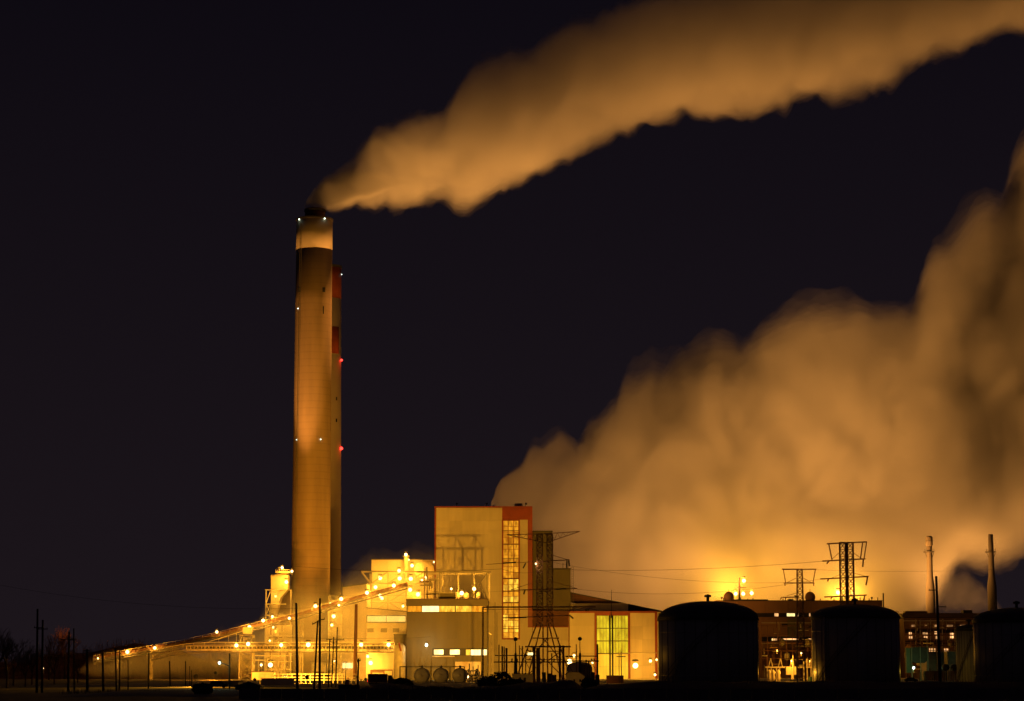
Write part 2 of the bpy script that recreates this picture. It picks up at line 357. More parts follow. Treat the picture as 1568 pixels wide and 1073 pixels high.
# partial red patch, an arc of panels bent round the shaft
pm = M(); z0, z1 = zt(543, D2), zt(502, D2); A0, A1 = math.radians(-100), math.radians(-32)
for k in range(9):
    a = A0+(A1-A0)*k/8
    for z in (z0, z1):
        for e in (.05, .2): R = tap2(z)+e; pm.v.append((bx+R*math.cos(a), D2+R*math.sin(a), z))
for k in range(8):
    o = 4*k; pm.f += [(o+1, o+5, o+7, o+3), (o+3, o+7, o+6, o+2), (o, o+4, o+5, o+1)]
pm.f += [(0, 1, 3, 2), (32, 34, 35, 33)]
ob('red_patch', pm, stackred, t, True)
ob('cap', M().lathe((bx, D2), [(tap2(z2)-.5, z2-.3), (tap2(z2)+.3, z2-.3), (tap2(z2)+.3, z2+.8), (tap2(z2)-.5, z2+.8)], 40), darkmet, t)
for y, b_, rr in ((421, BULBW, .2), (552, BULBR, .55), (687, BULBR, .75)):
    z = zt(y, D2); R = tap2(z)+.5; c = Vector((bx+R*math.cos(-.25), D2+R*math.sin(-.25), z)); ob('warning_light', ico(c, rr), b_, t, True)
    if b_ is BULBR: light(t, c+Vector((1.2, -.5, 0)), 120, (1, .03, .02), .3)
for y in (612, 645):
    z = zt(y, D2); c = Vector((bx+tap2(z)*math.cos(-.75), D2+tap2(z)*math.sin(-.75), z)); ob('opening', M().box(c.x-.3, c.x+.3, c.y-.3, c.y+.4, c.z-.8, c.z+.8), dark, t)
# stair tower between chimney and pale hall
D = 992
t = thing('stair_tower', 'narrow steel stair tower glowing between the chimney and the pale hall', 'tower', P(512, 1040, D))
m = M(); x0, x1 = P(503, 960, D).x, P(523, 960, D).x; zt_ = zt(912, D)
L = lattice(m, (x0+x1)/2, D+2.5, x1-x0, 0, x1-x0, zt_, 5, .13, 5, 5); ob('bracing', m, paleste, t)
for a, b in L: ob('leg', M().bar(a, b, .2), paleste, t)
for y in (932, 956, 975, 997, 1020): ob('landing', M().box(x0, x1, D, D+5, zt(y, D), zt(y, D)+.3), steel, t)
ob('stairwell', M().box(x0+.6, x1-.6, D+5.1, D+7, 0, zt_-2), paleste, t)
ob('window', M().pbox(504, 514, 990, 1000, D+4.5, .3), W_BR, t)

# ---------------------------------------------------------------- buildings
def building(name, label, x0, x1, yt, D, dep, m, slope=None, wallname='wall', cat='building'):
    t = thing(name, label, cat, P((x0+x1)/2, 1040, D)*Vector((1, 1, 0)) if 0 else Vector((P((x0+x1)/2, 1000, D).x, D, 0)))
    if slope is None: mb = M().pbox(x0, x1, yt, None, D, dep)
    else:
        ym = (yt+1040)/2; a, b = P(x0, ym, D).x, P(x1, ym, D).x; mb = M().prism([(a, 0), (b, 0), (b, zt(slope, D)), (a, zt(yt, D))], D, dep)
    ob(wallname, mb, m, t); return t
def roofline(t, x0, x1, y, D, dep, m, h=.5, out=.15, y2=None):
    a, b = P(x0, (y+1040)/2, D).x, P(x1, (y+1040)/2, D).x; z, z2_ = zt(y, D), zt(y if y2 is None else y2, D)
    ob('roof_edge', M().prism([(a-out, z), (b+out, z2_), (b+out, z2_+h), (a-out, z+h)], D-.4, dep+.8), m, t)
# pale hall A beside the stair tower
DA = 1000
tA = building('pale_hall', 'pale windowless hall right of the chimney with a slightly sloping roof', 523, 561, 899, DA, 40, pale, 894)
panels(tA, 'cladding_panel', 523.5, 560.5, 901, 1039, DA, 3, 9, pale, zb=.2); roofline(tA, 523, 561, 899, DA, 40, darkmet, .35, y2=894)
ob('downpipe', M().bar((P(523.5, 960, DA).x, DA-.6, 0), (P(523.5, 960, DA).x, DA-.6, zt(892, DA)), .25, 6), darkmet, tA)
ob('window', M().pbox(522, 532, 1015, 1023, DA-.45, .3), W_WH, tA); ob('window', M().pbox(533, 540, 1015, 1023, DA-.45, .3), W_WH, tA)
ob('door', M().pbox(529, 534, 1036, None, DA-.5, .3), redtrim, tA)
# hall B with the lit strip
DB = 980
tB = building('pale_hall', 'pale hall with a long lit window strip and three small vents', 561, 623, 931, DB, 60, pale, 937)
panels(tB, 'cladding_panel', 561.5, 622, 1003, 1039, DB, 5, 3, pale, zb=.2)
panels(tB, 'cladding_panel', 561.5, 622, 953.5, 1003, DB, 5, 4, pale)
ob('cladding_panel', M().pprism([(561.5, 942), (622, 942), (622, 939), (561.5, 933)], DB-.1, .1), pale, tB)
roofline(tB, 561, 623, 931, DB, 60, darkmet, .3, y2=937)
w = ob('window', M().pbox(561.5, 622, 942, 953, DB-.25, .25), darkmet, tB); panels(w, 'pane', 562, 621.5, 942.6, 952.4, DB-.26, 2, 1, emat('pane_lit_strip', (1, .72, .16), .95, rnd=.08, ns=.2, amt=.15), gap=.2, proud=.08)
for x in (562.5, 583, 601.5):
    v = ob('vent', M().pbox(x, x+9.5, 962, 968, DB-.35, .25), brown, tB)
    for k in range(3): ob('slat', M().pbox(x+.5, x+9, 963+k*1.7, 963.8+k*1.7, DB-.45, .1), steel, v)
g = ob('door_frame', M().pbox(567, 601, 1025, None, DB-.5, .4), rust, tB)
ob('garage_door', M().pbox(570, 587, 1030, None, DB-.7, .2), pale, g); ob('garage_door', M().pbox(589, 600, 1027, None, DB-.7, .2), pale, g)
# right wing of B in front: corner block
DC = 955
tC = building('corner_block', 'low brown corner block left of the big brown building, behind the silo', 603, 624, 972, DC, 30, brown)
panels(tC, 'cladding_panel', 603.5, 623.5, 973, 1039, DC, 2, 5, brown, zb=.2); roofline(tC, 603, 624, 972, DC, 30, darkmet, .3)
sl = thing('silo', 'slim tan silo with a red streak standing at the brown corner block', 'silo', (P(612, 1000, 940).x, 940, 0))
c = (P(612, 1000, 940).x, 940); ob('shell', M().lathe(c, [(2.3, 0), (2.3, zt(990, 940)), (1.2, zt(985, 940))], 18), paleste, sl, True)
ob('pipe', M().bar((c[0]+.6, 937.3, zt(997, 940)), (c[0]-.2, 937.3, zt(984, 940)), .3, 6), redtrim, sl)
# big brown building D
DD = 950
tD = building('brown_building', 'big dark brown building with a bright window strip under its flat roof', 622.5, 746, 927, DD, 50, brown)
ob('parapet', M().pbox(622, 747, 917.5, 927, DD-.5, 51), brown, tD); ob('roof_edge', M().pbox(621.5, 747.5, 916.5, 918, DD-.8, 52), roofm, tD)
panels(tD, 'cladding_panel', 623, 746, 937.5, 992, DD, 8, 4, brown)
panels(tD, 'cladding_panel', 623, 746, 1004, 1040, DD, 8, 3, brown, zb=.2)
w = ob('window', M().pbox(622.8, 746, 927, 937.3, DD-.2, .2), darkmet, tD)
for a, b, m_ in ((624, 646, W_OR), (646.6, 672, W_WH), (672.6, 696.5, W_BR), (698, 722, W_BR), (722.6, 745, W_OR)):
    ob('pane', M().pbox(a, b, 927.8, 936.6, DD-.28, .1), m_, w)
w = ob('window', M().pbox(662, 746, 992.5, 1003.5, DD-.25, .25), darkmet, tD)
for a, b, m_ in ((664.5, 679, W_WH), (689, 704, W_WH), (713.5, 720, W_BR), (721, 736, W_WH), (738, 745.5, W_WH)):
    ob('pane', M().pbox(a, b, 994.5, 1002 if a < 710 else 1003, DD-.33, .1), m_, w)
ob('ledge', M().pbox(662, 696, 1004, 1005.5, DD-1.6, 1.3), paleste, tD)
ob('doorway', M().pbox(697, 736, 1013, None, DD-.35, .25), emat('doorway_lit', (1, .5, .06), .42, ns=.3, amt=.5), tD)
ob('corner_post', M().bar((P(747.5, 980, DD).x, DD-.5, 0), (P(747.5, 980, DD).x, DD-.5, zt(917, DD)), .25, 6), galv, tD)
# roof frame on top of D
rf = thing('roof_frame', 'open steel frame with cross bracing standing on the brown building roof', 'steel frame', (P(700, 900, DD).x, DD, zt(917, DD)))
zf0, zf1 = zt(916, DD), zt(876.5, DD); m = M()
ob('top_beam', M().box(P(637, 880, DD).x, P(752, 880, DD).x, DD+1, DD+1.6, zf1, zf1+.55), steel, rf)
ob('back_beam', M().box(P(649, 880, DD).x, P(752, 880, DD).x, DD+12, DD+12.5, zf1-.3, zf1+.3), paleste, rf)
for x in (649.5, 673, 697.5, 722, 745.5):
    ob('post', M().bar((P(x, 900, DD).x, DD+1.3, zf0), (P(x, 900, DD).x, DD+1.3, zf1), .28), steel, rf)
    X = P(x+3.2, 900, DD).x; ob('back_post', M().bar((X, DD+12.2, zf0), (X, DD+12.2, zf1), .4), paleste, rf)
    ob('cross_beam', M().bar((P(x, 900, DD).x, DD+1.6, zf1+.1), (X, DD+12, zf1+.1), .2), steel, rf)
a, b = P(722, 900, DD).x, P(745.5, 900, DD).x
ob('brace', M().bar((a, DD+1.3, zf1), (b, DD+1.3, zf0), .18), steel, rf); ob('brace', M().bar((b, DD+1.3, zf1), (a, DD+1.3, zf0), .18), steel, rf)
bxm = thing('roof_box', 'plain brown box unit on the brown building roof below the steel frame', 'roof unit', (P(684, 910, DD).x, DD, zf0)); ob('body', M().pbox(671.5, 697, 908, 916.5, DD+2, 6), brown, bxm); ob('lid', M().pbox(671, 697.5, 907, 908, DD+1.7, 6.6), paleste, bxm)
pl = thing('pipe_rack', 'tangle of bright yellow pipes and tanks on the roof beside the frame', 'pipes', (P(660, 910, DD).x, DD+6, zf0))
rr = random.Random(4)
for k in range(16):
    x = rr.uniform(641, 668); y = rr.uniform(882, 912); p_ = P(x, y, DD+8); L_ = rr.uniform(1.5, 5); dv = rr.choice([Vector((L_, 0, 0)), Vector((0, 0, L_)), Vector((L_, 0, 0))])
    ob('pipe', M().bar(p_, p_+dv, rr.uniform(.15, .5), 8), rr.choice([paleste, steel, rust]), pl)
for x in (700, 713, 733): ob('valve_body', M().lathe((P(x, 912, DD).x, DD+9), [(1.1, zf0), (1.1, zt(908, DD)), (.4, zt(905, DD))], 12), paleste, pl, True)
for x, h in ((705, 909), (720, 911), (737, 910)): ob('guard_rail', M().box(P(x-6, 910, DD).x, P(x+6, 910, DD).x, DD+5, DD+5.15, zf0+.9, zf0+1.1), paleste, pl)
# boiler annex C behind with the floodlit frame
DE = 1035
tE = building('boiler_annex', 'tan annex behind the inclined conveyor, covered in bright floodlights', 568, 664, 857, DE, 60, cream)
panels(tE, 'cladding_panel', 568.5, 645, 858, 1000, DE, 6, 7, cream); roofline(tE, 568, 646, 857, DE, 60, darkmet, .35)
m = M(); cxx = P(648, 866, DE).x
for k in range(9):
    pass
ob('rounded_duct', M().hcyl((P(650, 872, DE-4).x, DE-8, zt(873, DE-6)), 4.2, 20, 24), paleste, tE, True)
st = thing('steam_vent', 'short pipe stack with a bright lamp on top of the floodlit annex', 'vent stack', (P(622, 856, DE-3).x, DE-3, 0)); p_ = P(622, 875, DE-3)
ob('pipe', M().bar((p_.x, DE-3, zt(885, DE)), (p_.x, DE-3, zt(852, DE)), 1.1, 12), paleste, st, True); ob('collar', M().bar((p_.x, DE-3, zt(853.5, DE)), (p_.x, DE-3, zt(851, DE)), 1.5, 12), steel, st)
fr = thing('cross_braced_structure', 'large cross braced steel frame where the conveyor enters the annex', 'steel frame', (P(600, 900, DE-12).x, DE-12, 0))
Df = DE-14
xs = [569, 594, 622, 650]; ys = [875, 893, 922, 935]
for x in xs: ob('post', M().bar((P(x, 900, Df).x, Df, zt(938, Df)), (P(x, 900, Df).x, Df, zt(875, Df)), .27), steel, fr)
for y in ys: ob('beam', M().bar((P(567, y, Df).x, Df-.1, zt(y, Df)), (P(652, y, Df).x, Df-.1, zt(y, Df)), .25), steel, fr)
for (xa, ya), (xb, yb) in (((594, 893), (622, 875)), ((594, 922), (622, 905)), ((569, 893), (594, 875)), ((594, 922), (568, 938)), ((622, 922), (650, 935)), ((594, 922), (618, 935)), ((622, 893), (650, 875))):
    ob('brace', M().bar(P(xa, ya, Df-.3), P(xb, yb, Df-.3), .18), steel, fr)
ob('beam', M().bar(P(553, 875, Df), P(569, 875, Df), .4), paleste, fr); ob('brace', M().bar(P(554, 876, Df), P(568, 894, Df), .4), paleste, fr); ob('post', M().bar(P(567, 878, Df), P(567, 905, Df), .5), paleste, fr)
ob('chute', M().pprism([(623, 906), (645, 906), (645, 917), (623, 917)], Df-6, 5), paleste, fr); ob('hopper', M().pprism([(600, 925), (620, 905), (622, 936), (612, 936)], Df+3, 4), cream, fr)
# main tower block E
DM = 1000
tM = building('main_block', 'tallest cream block with red trim and a tall glowing window slot', 665.5, 815, 776, DM, 70, cream)
ob('corner_trim', M().pbox(665, 667.3, 776, 1038, DM-.5, .5), redtrim, tM)
ob('roof_trim', M().pbox(665, 769, 775, 777, DM-.55, 71), redtrim, tM); ob('roof_panel', M().pbox(769, 815.3, 775, 795.5, DM-.6, 71), redtrim, tM)
panels(tM, 'cladding_panel', 667.6, 768, 777.4, 1038, DM, 5, 13, cream, zb=.2)
panels(tM, 'cladding_panel', 796.3, 807.8, 796, 960, DM, 1, 9, cream)
panels(tM, 'cladding_panel', 769, 871, 980, 1038, DM, 6, 3, cream, zb=.2)
ob('side_trim', M().pbox(808.2, 815.3, 795.6, 960, DM-.55, .5), redtrim, tM)
w = ob('window', M().pbox(768.5, 796, 795.7, 979, DM-.35, .3), redtrim, tM)
W_DK = emat('pane_dim_orange', (1, .42, .02), .34, rnd=.3, ns=.4, amt=.5)
panels(w, 'pane', 770.5, 794, 797, 885, DM-.36, 3, 10, [W_OR, W_OR, W_DK], gap=.16, proud=.1)
panels(w, 'pane', 770.5, 794, 886, 922, DM-.36, 3, 4, [W_BR, W_OR, W_BR], gap=.16, proud=.1)
panels(w, 'pane', 770.5, 794, 923, 977, DM-.36, 3, 6, [W_OR, W_OR, W_BR], gap=.16, proud=.1)

for k in range(1, 3): X = P(768.5+27.5*k/3+.2, 885, DM).x; ob('mullion', M().box(X-.09, X+.09, DM-.75, DM-.46, zt(978, DM), zt(797, DM)), redtrim, w)
for y in (812, 833, 855, 885.5, 905, 922.5, 945, 962): ob('transom', M().pbox(769.5, 795, y, y+1.1, DM-.72, .25), rust, w)
lw = ob('lower_wall', M().pbox(815.6, 872, 959, None, DM+.3, 40), cream, tM); ob('trim', M().pbox(808, 873, 959, 960.5, DM-.2, .5), redtrim, tM)
ob('corner_trim', M().pbox(870.5, 872.3, 936, 1038, DM-.5, .5), redtrim, tM)
ob('roof_hatch', M().pbox(788, 800, 770.5, 775, DM+8, 8), cream, tM)
# grey-brown tower blocks behind the pylon
tG = building('transfer_tower', 'dull brown tower block behind the tallest pylon, beside the red trim', 815.8, 846, 814, DM+8, 30, brown)
panels(tG, 'cladding_panel', 816.5, 845.5, 815, 958, DM+8, 2, 7, brown); roofline(tG, 816, 846, 814, DM+8, 30, darkmet, .4)
m = M(); 
for k in range(9): X = P(817+k*3.4, 812, DM+8).x; m.bar((X, DM+8, zt(814, DM+8)), (X, DM+8, zt(811, DM+8)), .06, 4)
ob('guard_rail', m, galv, tG)
tH = building('transfer_tower', 'lower dark block right of the pylon where the sloping gallery ends', 846.3, 874, 871, DM+4, 30, brown)
panels(tH, 'cladding_panel', 847, 873.5, 872, 934, DM+4, 2, 4, brown); roofline(tH, 846, 874, 871, DM+4, 30, darkmet, .35)
ob('lower_panel', M().pbox(815, 871, 935, 959, DM+2, 2), rust, tH)
m = M()
for k in range(22): m.bar(P(875.5, 868+k*3.6, DM+4), P(878, 868+k*3.6, DM+4), .05)
for x in (875.5, 878): m.bar(P(x, 868, DM+4), P(x, 945, DM+4), .08)
ob('ladder', m, galv, tH)
for x, y in ((862, 862), (867, 860), (870, 859)): ob('mast', M().bar(P(x, 871, DM+5), P(x, y, DM+5), .15), darkmet, tH)
# sloping enclosed gallery
gl = thing('sloping_gallery', 'long dark enclosed gallery sloping down from the brown block to the right', 'conveyor', (P(950, 925, DM+12).x, DM+12, 0))
ob('body', M().pprism([(874, 922), (874, 908), (1032, 940), (1050, 950), (1050, 955), (1000, 945), (960, 938)], DM+12, 5), rust, gl)
ob('roof', M().pprism([(874, 908), (874, 906.5), (1034, 939), (1034, 940.3)], DM+11.5, 6), darkmet, gl)
# turbine hall H
DH = 985
tT = building('turbine_hall', 'cream turbine hall with red posts and a tall yellow-green window', 872.5, 1012, 937, DH, 60, cream)
ob('roof_trim', M().pbox(872.5, 1006, 935.6, 938.3, DH-.45, 60.6), redtrim, tT); ob('lintel', M().pbox(911, 964.5, 936, 942, DH-.6, .5), redtrim, tT)
for a, b in ((910.5, 913.5), (962, 965), (1003, 1006.5)): ob('red_post', M().pbox(a, b, 938, 1039, DH-.55, .5), redtrim, tT)
panels(tT, 'cladding_panel', 873, 910.3, 938.5, 1039, DH, 2, 5, cream, zb=.2); panels(tT, 'cladding_panel', 965.2, 1002.8, 938.5, 1039, DH, 2, 5, pale, zb=.2)
w = ob('window', M().pbox(913.5, 962, 942, 1039, DH-.3, .3), steel, tT)
panels(w, 'pane', 914, 961.7, 942.5, 1000, DH-.31, 10, 3, W_GR, gap=.18, proud=.1)
panels(w, 'pane', 914, 961.7, 1001, 1038.5, DH-.31, 10, 2, emat('pane_lit_amber', (1, .58, .03), .75, rnd=.1, ns=.15, amt=.3), gap=.07, proud=.1, zb=.2)

for y in (961.5, 981, 1000.5): ob('transom', M().pbox(913.5, 962, y, y+1.0, DH-.7, .28), galv, w)
ob('upper_strip', M().pbox(874, 962, 924, 936, DH+20, 20), pale, tT); ob('roof_unit', M().pbox(896, 902, 932.6, 935.6, DH+4, 4), darkmet, tT)
ob('downpipe', M().bar((P(1010, 990, DH).x, DH-.8, 0), (P(1010, 990, DH).x, DH-.8, zt(944, DH)), .5, 8), paleste, tT)
ob('pipe_run', M().bar(P(940, 1000, DH-12), P(1008, 999.5, DH-12), .15), steel, tT)

# ---------------------------------------------------------------- conveyors on the left
def path(pts, x):
    for a, b in zip(pts, pts[1:]):
        if x <= b[0]: return a[1]+(b[1]-a[1])*(x-a[0])/(b[0]-a[0])
    return pts[-1][1]
def truss(name, label, pts, D, h, wd, step, mtop, mlow, cat='conveyor', hood=True, win=False):
    """trussed belt gallery; pts are the photo pixels of its top edge, h its height in pixels, wd its width in metres"""
    t = thing(name, label, cat, (P(pts[0][0], pts[0][1], D).x, D, 0))
    x0, x1 = pts[0][0], pts[-1][0]; n = max(1, round((x1-x0)/step)); X = [x0+(x1-x0)*i/n for i in range(n+1)]
    for yy, nm, mm, r in ((0, 'top_chord', mtop, .22), (h, 'bottom_chord', mlow, .26)):
        for dd in (0, wd):
            m = M()
            for a, b in zip(pts, pts[1:]): m.bar(P(a[0], a[1]+yy, D+dd), P(b[0], b[1]+yy, D+dd), r)
            ob(nm, m, mm, t)
    for dd in (0, wd):
        m = M()
        for i in range(n):
            a, b = X[i], X[i+1]; ya, yb = path(pts, a), path(pts, b)
            m.bar(P(a, ya, D+dd), P(a, ya+h, D+dd), .1)
            m.bar(P(a, ya+(h if i % 2 else 0), D+dd), P(b, yb+(0 if i % 2 else h), D+dd), .09)
        ob('bracing', m, mlow, t)
    m = M(); 
    for a, b in zip(pts, pts[1:]):
        A, B = P(a[0], a[1]+h*.62, D+.3), P(b[0], b[1]+h*.62, D+.3); o = len(m.v); th = Vector((0, 0, .35)); w_ = Vector((0, wd-.6, 0))
        m.v += [tuple(v) for v in (A, B, B+w_, A+w_, A+th, B+th, B+th+w_, A+th+w_)]
        m.f += [tuple(o+i for i in q) for q in ((0,3,2,1),(4,5,6,7),(0,1,5,4),(1,2,6,5),(2,3,7,6),(3,0,4,7))]
    ob('belt_deck', m, mlow, t)
    if hood:
        m = M()
        for a, b in zip(pts, pts[1:]):
            A, B = P(a[0], a[1]+h*.08, D+.5), P(b[0], b[1]+h*.08, D+.5); A2, B2 = P(a[0], a[1]+h*.55, D+.4), P(b[0], b[1]+h*.55, D+.4); o = len(m.v); w_ = Vector((0, wd-1, 0))
            m.v += [tuple(v) for v in (A2, B2, B2+w_, A2+w_, A, B, B+w_, A+w_)]
            m.f += [tuple(o+i for i in q) for q in ((0,3,2,1),(4,5,6,7),(0,1,5,4),(1,2,6,5),(2,3,7,6),(3,0,4,7))]
        ob('belt_cover', m, mtop, t)
    m = M()
    for a, b in zip(pts, pts[1:]):
        m.bar(P(a[0], a[1]-2.6, D-.8), P(b[0], b[1]-2.6, D-.8), .07)
    for x in X[::2]: m.bar(P(x, path(pts, x)-2.6, D-.8), P(x, path(pts, x)+.5, D-.8), .06)
    ob('handrail', m, paleste, t)
    return t
inc = [(143, 1006), (275, 983), (330, 971), (385, 957), (450, 941), (520, 920), (624, 892)]
tI = truss('inclined_conveyor', 'long conveyor climbing from the far left up to the floodlit annex', inc, 965, 9, 4.5, 7, rust, galv)
hor = [(232, 999), (262, 992), (285, 988), (320, 986), (604, 986)]
tK = truss('level_conveyor', 'lower level conveyor gallery running left to right past the chimney', hor, 948, 12, 4, 8, galv, galv, hood=False)
ob('side_panel', M().pprism([(285, 996), (604, 996), (604, 988.5), (285, 988.5)], 948.4, .2), steel, tK)
wm = boxmesh('window_opening', 1.1, .4, .95, dark)
for k in range(56):
    x = 289+k*5.6; q = P(x, 991.5, 948.25); shared('window_opening', wm, tK, q)
# conveyor supports
def bent(x, D, yt, label, w=5.0, d=4.0, n=4, m_=steel, name='trestle_tower'):
    q = P(x, yt, D); t = thing(name, label, 'trestle', (q.x, D, 0), 'trestles carrying the conveyors'); m = M()
    L = lattice(m, q.x, D+d/2, w, 0, w*.95, q.z, n, .13, d, d); ob('bracing', m, m_, t)
    for a, b in L: ob('leg', M().bar(a, b, .24), m_, t)
    return t
bent(377, 952, 972, 'braced square trestle tower left of the chimney under both conveyors', 5.2, 8, 5)
bent(230, 960, 1003, 'slim pale trestle at the left end of the level conveyor', 1.0, 4, 5)
bent(181, 966, 1010, 'thin trestle under the far left of the long conveyor', .8, 3, 4, steel)
t = thing('steel_column', 'tall single brown column holding the long conveyor before the pale hall', 'column', (P(544, 1000, 940).x, 940, 0)); ob('shaft', M().bar((P(543.5, 1035, 940).x, 940, 0), P(545.5, 925, 940), .85, 8, .6), mat('brown_steel', (.16, .07, .03), .7), t); ob('base_plate', M().box(P(541, 1035, 940).x, P(546, 1035, 940).x, 939, 941, 0, .4), steel, t)
bent(462, 966, 952, 'plain trestle behind the utility poles under the long conveyor', 1.0, 3, 6, steel)
ob('access_cabin', M().pbox(372, 384, 960, 970, 951, 6), paleste, tI)
ob('walkway_rail', M().bar(P(318, 983, 948), P(372, 966, 960), .14).bar(P(318, 983, 948), P(372, 983, 948), .14).bar(P(335, 983, 948), P(335, 978, 952), .1).bar(P(350, 983, 948), P(350, 973, 955), .1).bar(P(362, 983, 948), P(362, 970, 957), .1), paleste, tI)

# ---------------------------------------------------------------- bunker tower left of the chimney
Dn = 985
tb = thing('bunker_tower', 'floodlit bunker tower with a hopper just left of the chimney', 'tower', (P(428, 950, Dn).x, Dn, 0))
ob('housing', M().pprism([(415, 903), (441, 903), (441, 880), (415, 880)], Dn, 9), cream, tb)
ob('housing_cap', M().pprism([(414.5, 881), (441.5, 876), (441.5, 878), (414.5, 883)], Dn-.3, 9.6), steel, tb)
ob('hopper', M().pprism([(415, 903), (440, 903), (430, 915), (421, 945), (412, 945), (415, 920)], Dn+1, 7), cream, tb)
m = M()
for x in (407, 416, 445): ob('post', M().bar((P(x, 960, Dn).x, Dn-.5, 0), (P(x, 960, Dn).x, Dn-.5, zt(903, Dn)), .3), paleste, tb)
for y in (903, 925, 942): ob('beam', M().bar(P(406, y, Dn-.5), P(438, y, Dn-.5), .25), paleste, tb)
m.bar(P(407, 925, Dn-.5), P(414, 905, Dn-.5), .2).bar(P(407, 942, Dn-.5), P(414, 925, Dn-.5), .2).bar(P(407, 925, Dn-.5), P(416, 943, Dn-.5), .2); ob('bracing', m, paleste, tb)
m = M().pbox(422, 443, 874.5, 877, Dn-.8, 9); ob('platform', m, paleste, tb)
m = M()
for k in range(8): m.bar(P(422+3*k, 877, Dn-.8), P(422+3*k, 872, Dn-.8), .07)
m.bar(P(422, 872, Dn-.8), P(443, 872, Dn-.8), .08); ob('guard_rail', m, paleste, tb)
for x in (409, 432, 446):
    pass
rfp = thing('conical_roof', 'dark red-brown roof slope wedged between bunker tower and chimney', 'roof', (P(432, 930, Dn+14).x, Dn+14, 0))
ob('slope', M().pprism([(414, 1040), (447, 1040), (447, 902), (436, 908), (417, 938)], Dn+14, 8), rust, rfp); ob('eave', M().pprism([(416, 944), (447, 941), (447, 944), (416, 947)], Dn+13.5, .6), steel, rfp)
# lower process structure full of pipes
ps = thing('process_structure', 'dense yellow-lit pipe structure under the bunker tower', 'pipe structure', (P(425, 1000, Dn-6).x, Dn-6, 0))
for y in (957, 972, 985, 1003, 1012, 1024, 1034): ob('floor_beam', M().pbox(406, 446, y, y+1.2, Dn-8, 7), paleste, ps)
for x in (406, 416, 426, 436, 445): ob('post', M().bar((P(x, 1000, Dn-8).x, Dn-8, 0), (P(x, 1000, Dn-8).x, Dn-8, zt(955, Dn-8)), .22), paleste, ps)
ob('back_wall', M().pbox(405, 446, 957, None, Dn, 1), cream, ps)
for k in range(34):
    x = rr.uniform(408, 443); y = rr.uniform(960, 1035); p_ = P(x, y, Dn-rr.uniform(2, 7)); L_ = rr.uniform(1.5, 6)
    dv = rr.choice([Vector((min(L_, P(445, y, Dn).x-p_.x), 0, 0)), Vector((0, 0, L_)), Vector((0, 0, -min(L_, p_.z-.2)))])
    ob('pipe', M().bar(p_, p_+dv, rr.uniform(.12, .45), 8), rr.choice([paleste, steel, paleste, rust, galv]), ps)
for x, y in ((412, 1008), (424, 966), (433, 1015)): ob('vessel', M().lathe((P(x, y, Dn-5).x, Dn-5), [(.3, zt(y+9, Dn)), (1.2, zt(y+7, Dn)), (1.2, zt(y, Dn)), (.3, zt(y-2, Dn))], 12), paleste, ps, True)
for xx in range(387, 445, 9):
    if xx < 405: ob('pipe', M().bar(P(xx, 1030, Dn-3), P(xx, 1006, Dn-3), .3, 6), paleste, ps)
for y in (1003, 1010): ob('floor_beam', M().pbox(386, 406, y, y+1.2, Dn-8, 6), paleste, ps)
wb = building('white_shed', 'plain flat-roofed pale shed at the foot of the trestle tower', 385.5, 417, 1029, 940, 14, pale, cat='shed'); roofline(wb, 385, 417.5, 1029, 940, 14, roofm, .3)
panels(wb, 'cladding_panel', 386, 416.5, 1030, 1042, 940, 3, 1, pale, zb=.1)
pr_ = thing('pipe_manifold', 'low rack of pale pipes right of the flat-roofed pale shed', 'pipes', (P(425, 1035, 935).x, 935, 0))
for k in range(7): X = P(419+k*3.6, 1035, 935).x; ob('pipe', M().bar((X, 935, 0), (X, 935, zt(1029-(k % 3)*4, 935)), .25, 6), paleste, pr_)
for y in (1034, 1040): ob('header_pipe', M().bar(P(418, y, 934.3), P(443, y, 934.3), .3, 8), paleste, pr_)

# fence and low walls in front of the chimney
fn = thing('yard_fence', 'low pale rail fence along the plant in front of the chimney', 'fence', (P(470, 1040, 700).x, 700, 0))
for z in (.9, 1.7, 2.6): ob('rail', M().box(P(398, 1040, 700).x, P(545, 1040, 700).x, 700, 700.15, z, z+.16), paleste, fn)
for k in range(22): ob('post', M().bar((P(398+7*k, 1040, 700).x, 700.1, 0), (P(398+7*k, 1040, 700).x, 700.1, 2.8), .1), paleste, fn)
lw = thing('low_wall', 'low lit pale wall between green shed and the chimney foot', 'wall', (P(430, 1045, 640).x, 640, 0)); ob('wall', M().box(P(400, 1045, 640).x, P(450, 1045, 640).x, 640, 640.5, 0, 1.5), pale, lw); ob('coping', M().box(P(399, 1045, 640).x, P(451, 1045, 640).x, 639.8, 640.7, 1.5, 1.7), roofm, lw)

# ---------------------------------------------------------------- right background: ochre building and far block
DO = 1150
tO = building('ochre_building', 'long ochre building behind the round tanks, with two mushroom vents on its roof', 1098, 1352, 920, DO, 85, ochre)
panels(tO, 'cladding_panel', 1100, 1351, 921, 938, DO, 14, 1, ochre, gap=.15)
roofline(tO, 1098, 1352, 920, DO, 40, darkmet, .3)
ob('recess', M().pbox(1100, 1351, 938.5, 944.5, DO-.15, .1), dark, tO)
for a, b, m_ in ((1186, 1192, W_PK), (1205, 1217, W_WH), (1221, 1222.5, W_PK), (1239, 1241, W_PK), (1255, 1261, W_PK), (1288, 1294, W_PK)):
    ob('window', M().pbox(a, b, 939, 943.5, DO-.35, .15), m_, tO)
ob('ledge', M().pbox(1100, 1351, 945, 947.5, DO-1.2, 1.1), ochre, tO); ob('ledge', M().pbox(1166, 1252, 984, 985.5, DO-1.4, 1.3), paleste, tO)
ob('ledge', M().pbox(1166, 1252, 953, 954, DO-1.2, 1.1), paleste, tO); ob('recess', M().pbox(1218, 1197, 955, 959, DO-.15, .1), dark, tO)
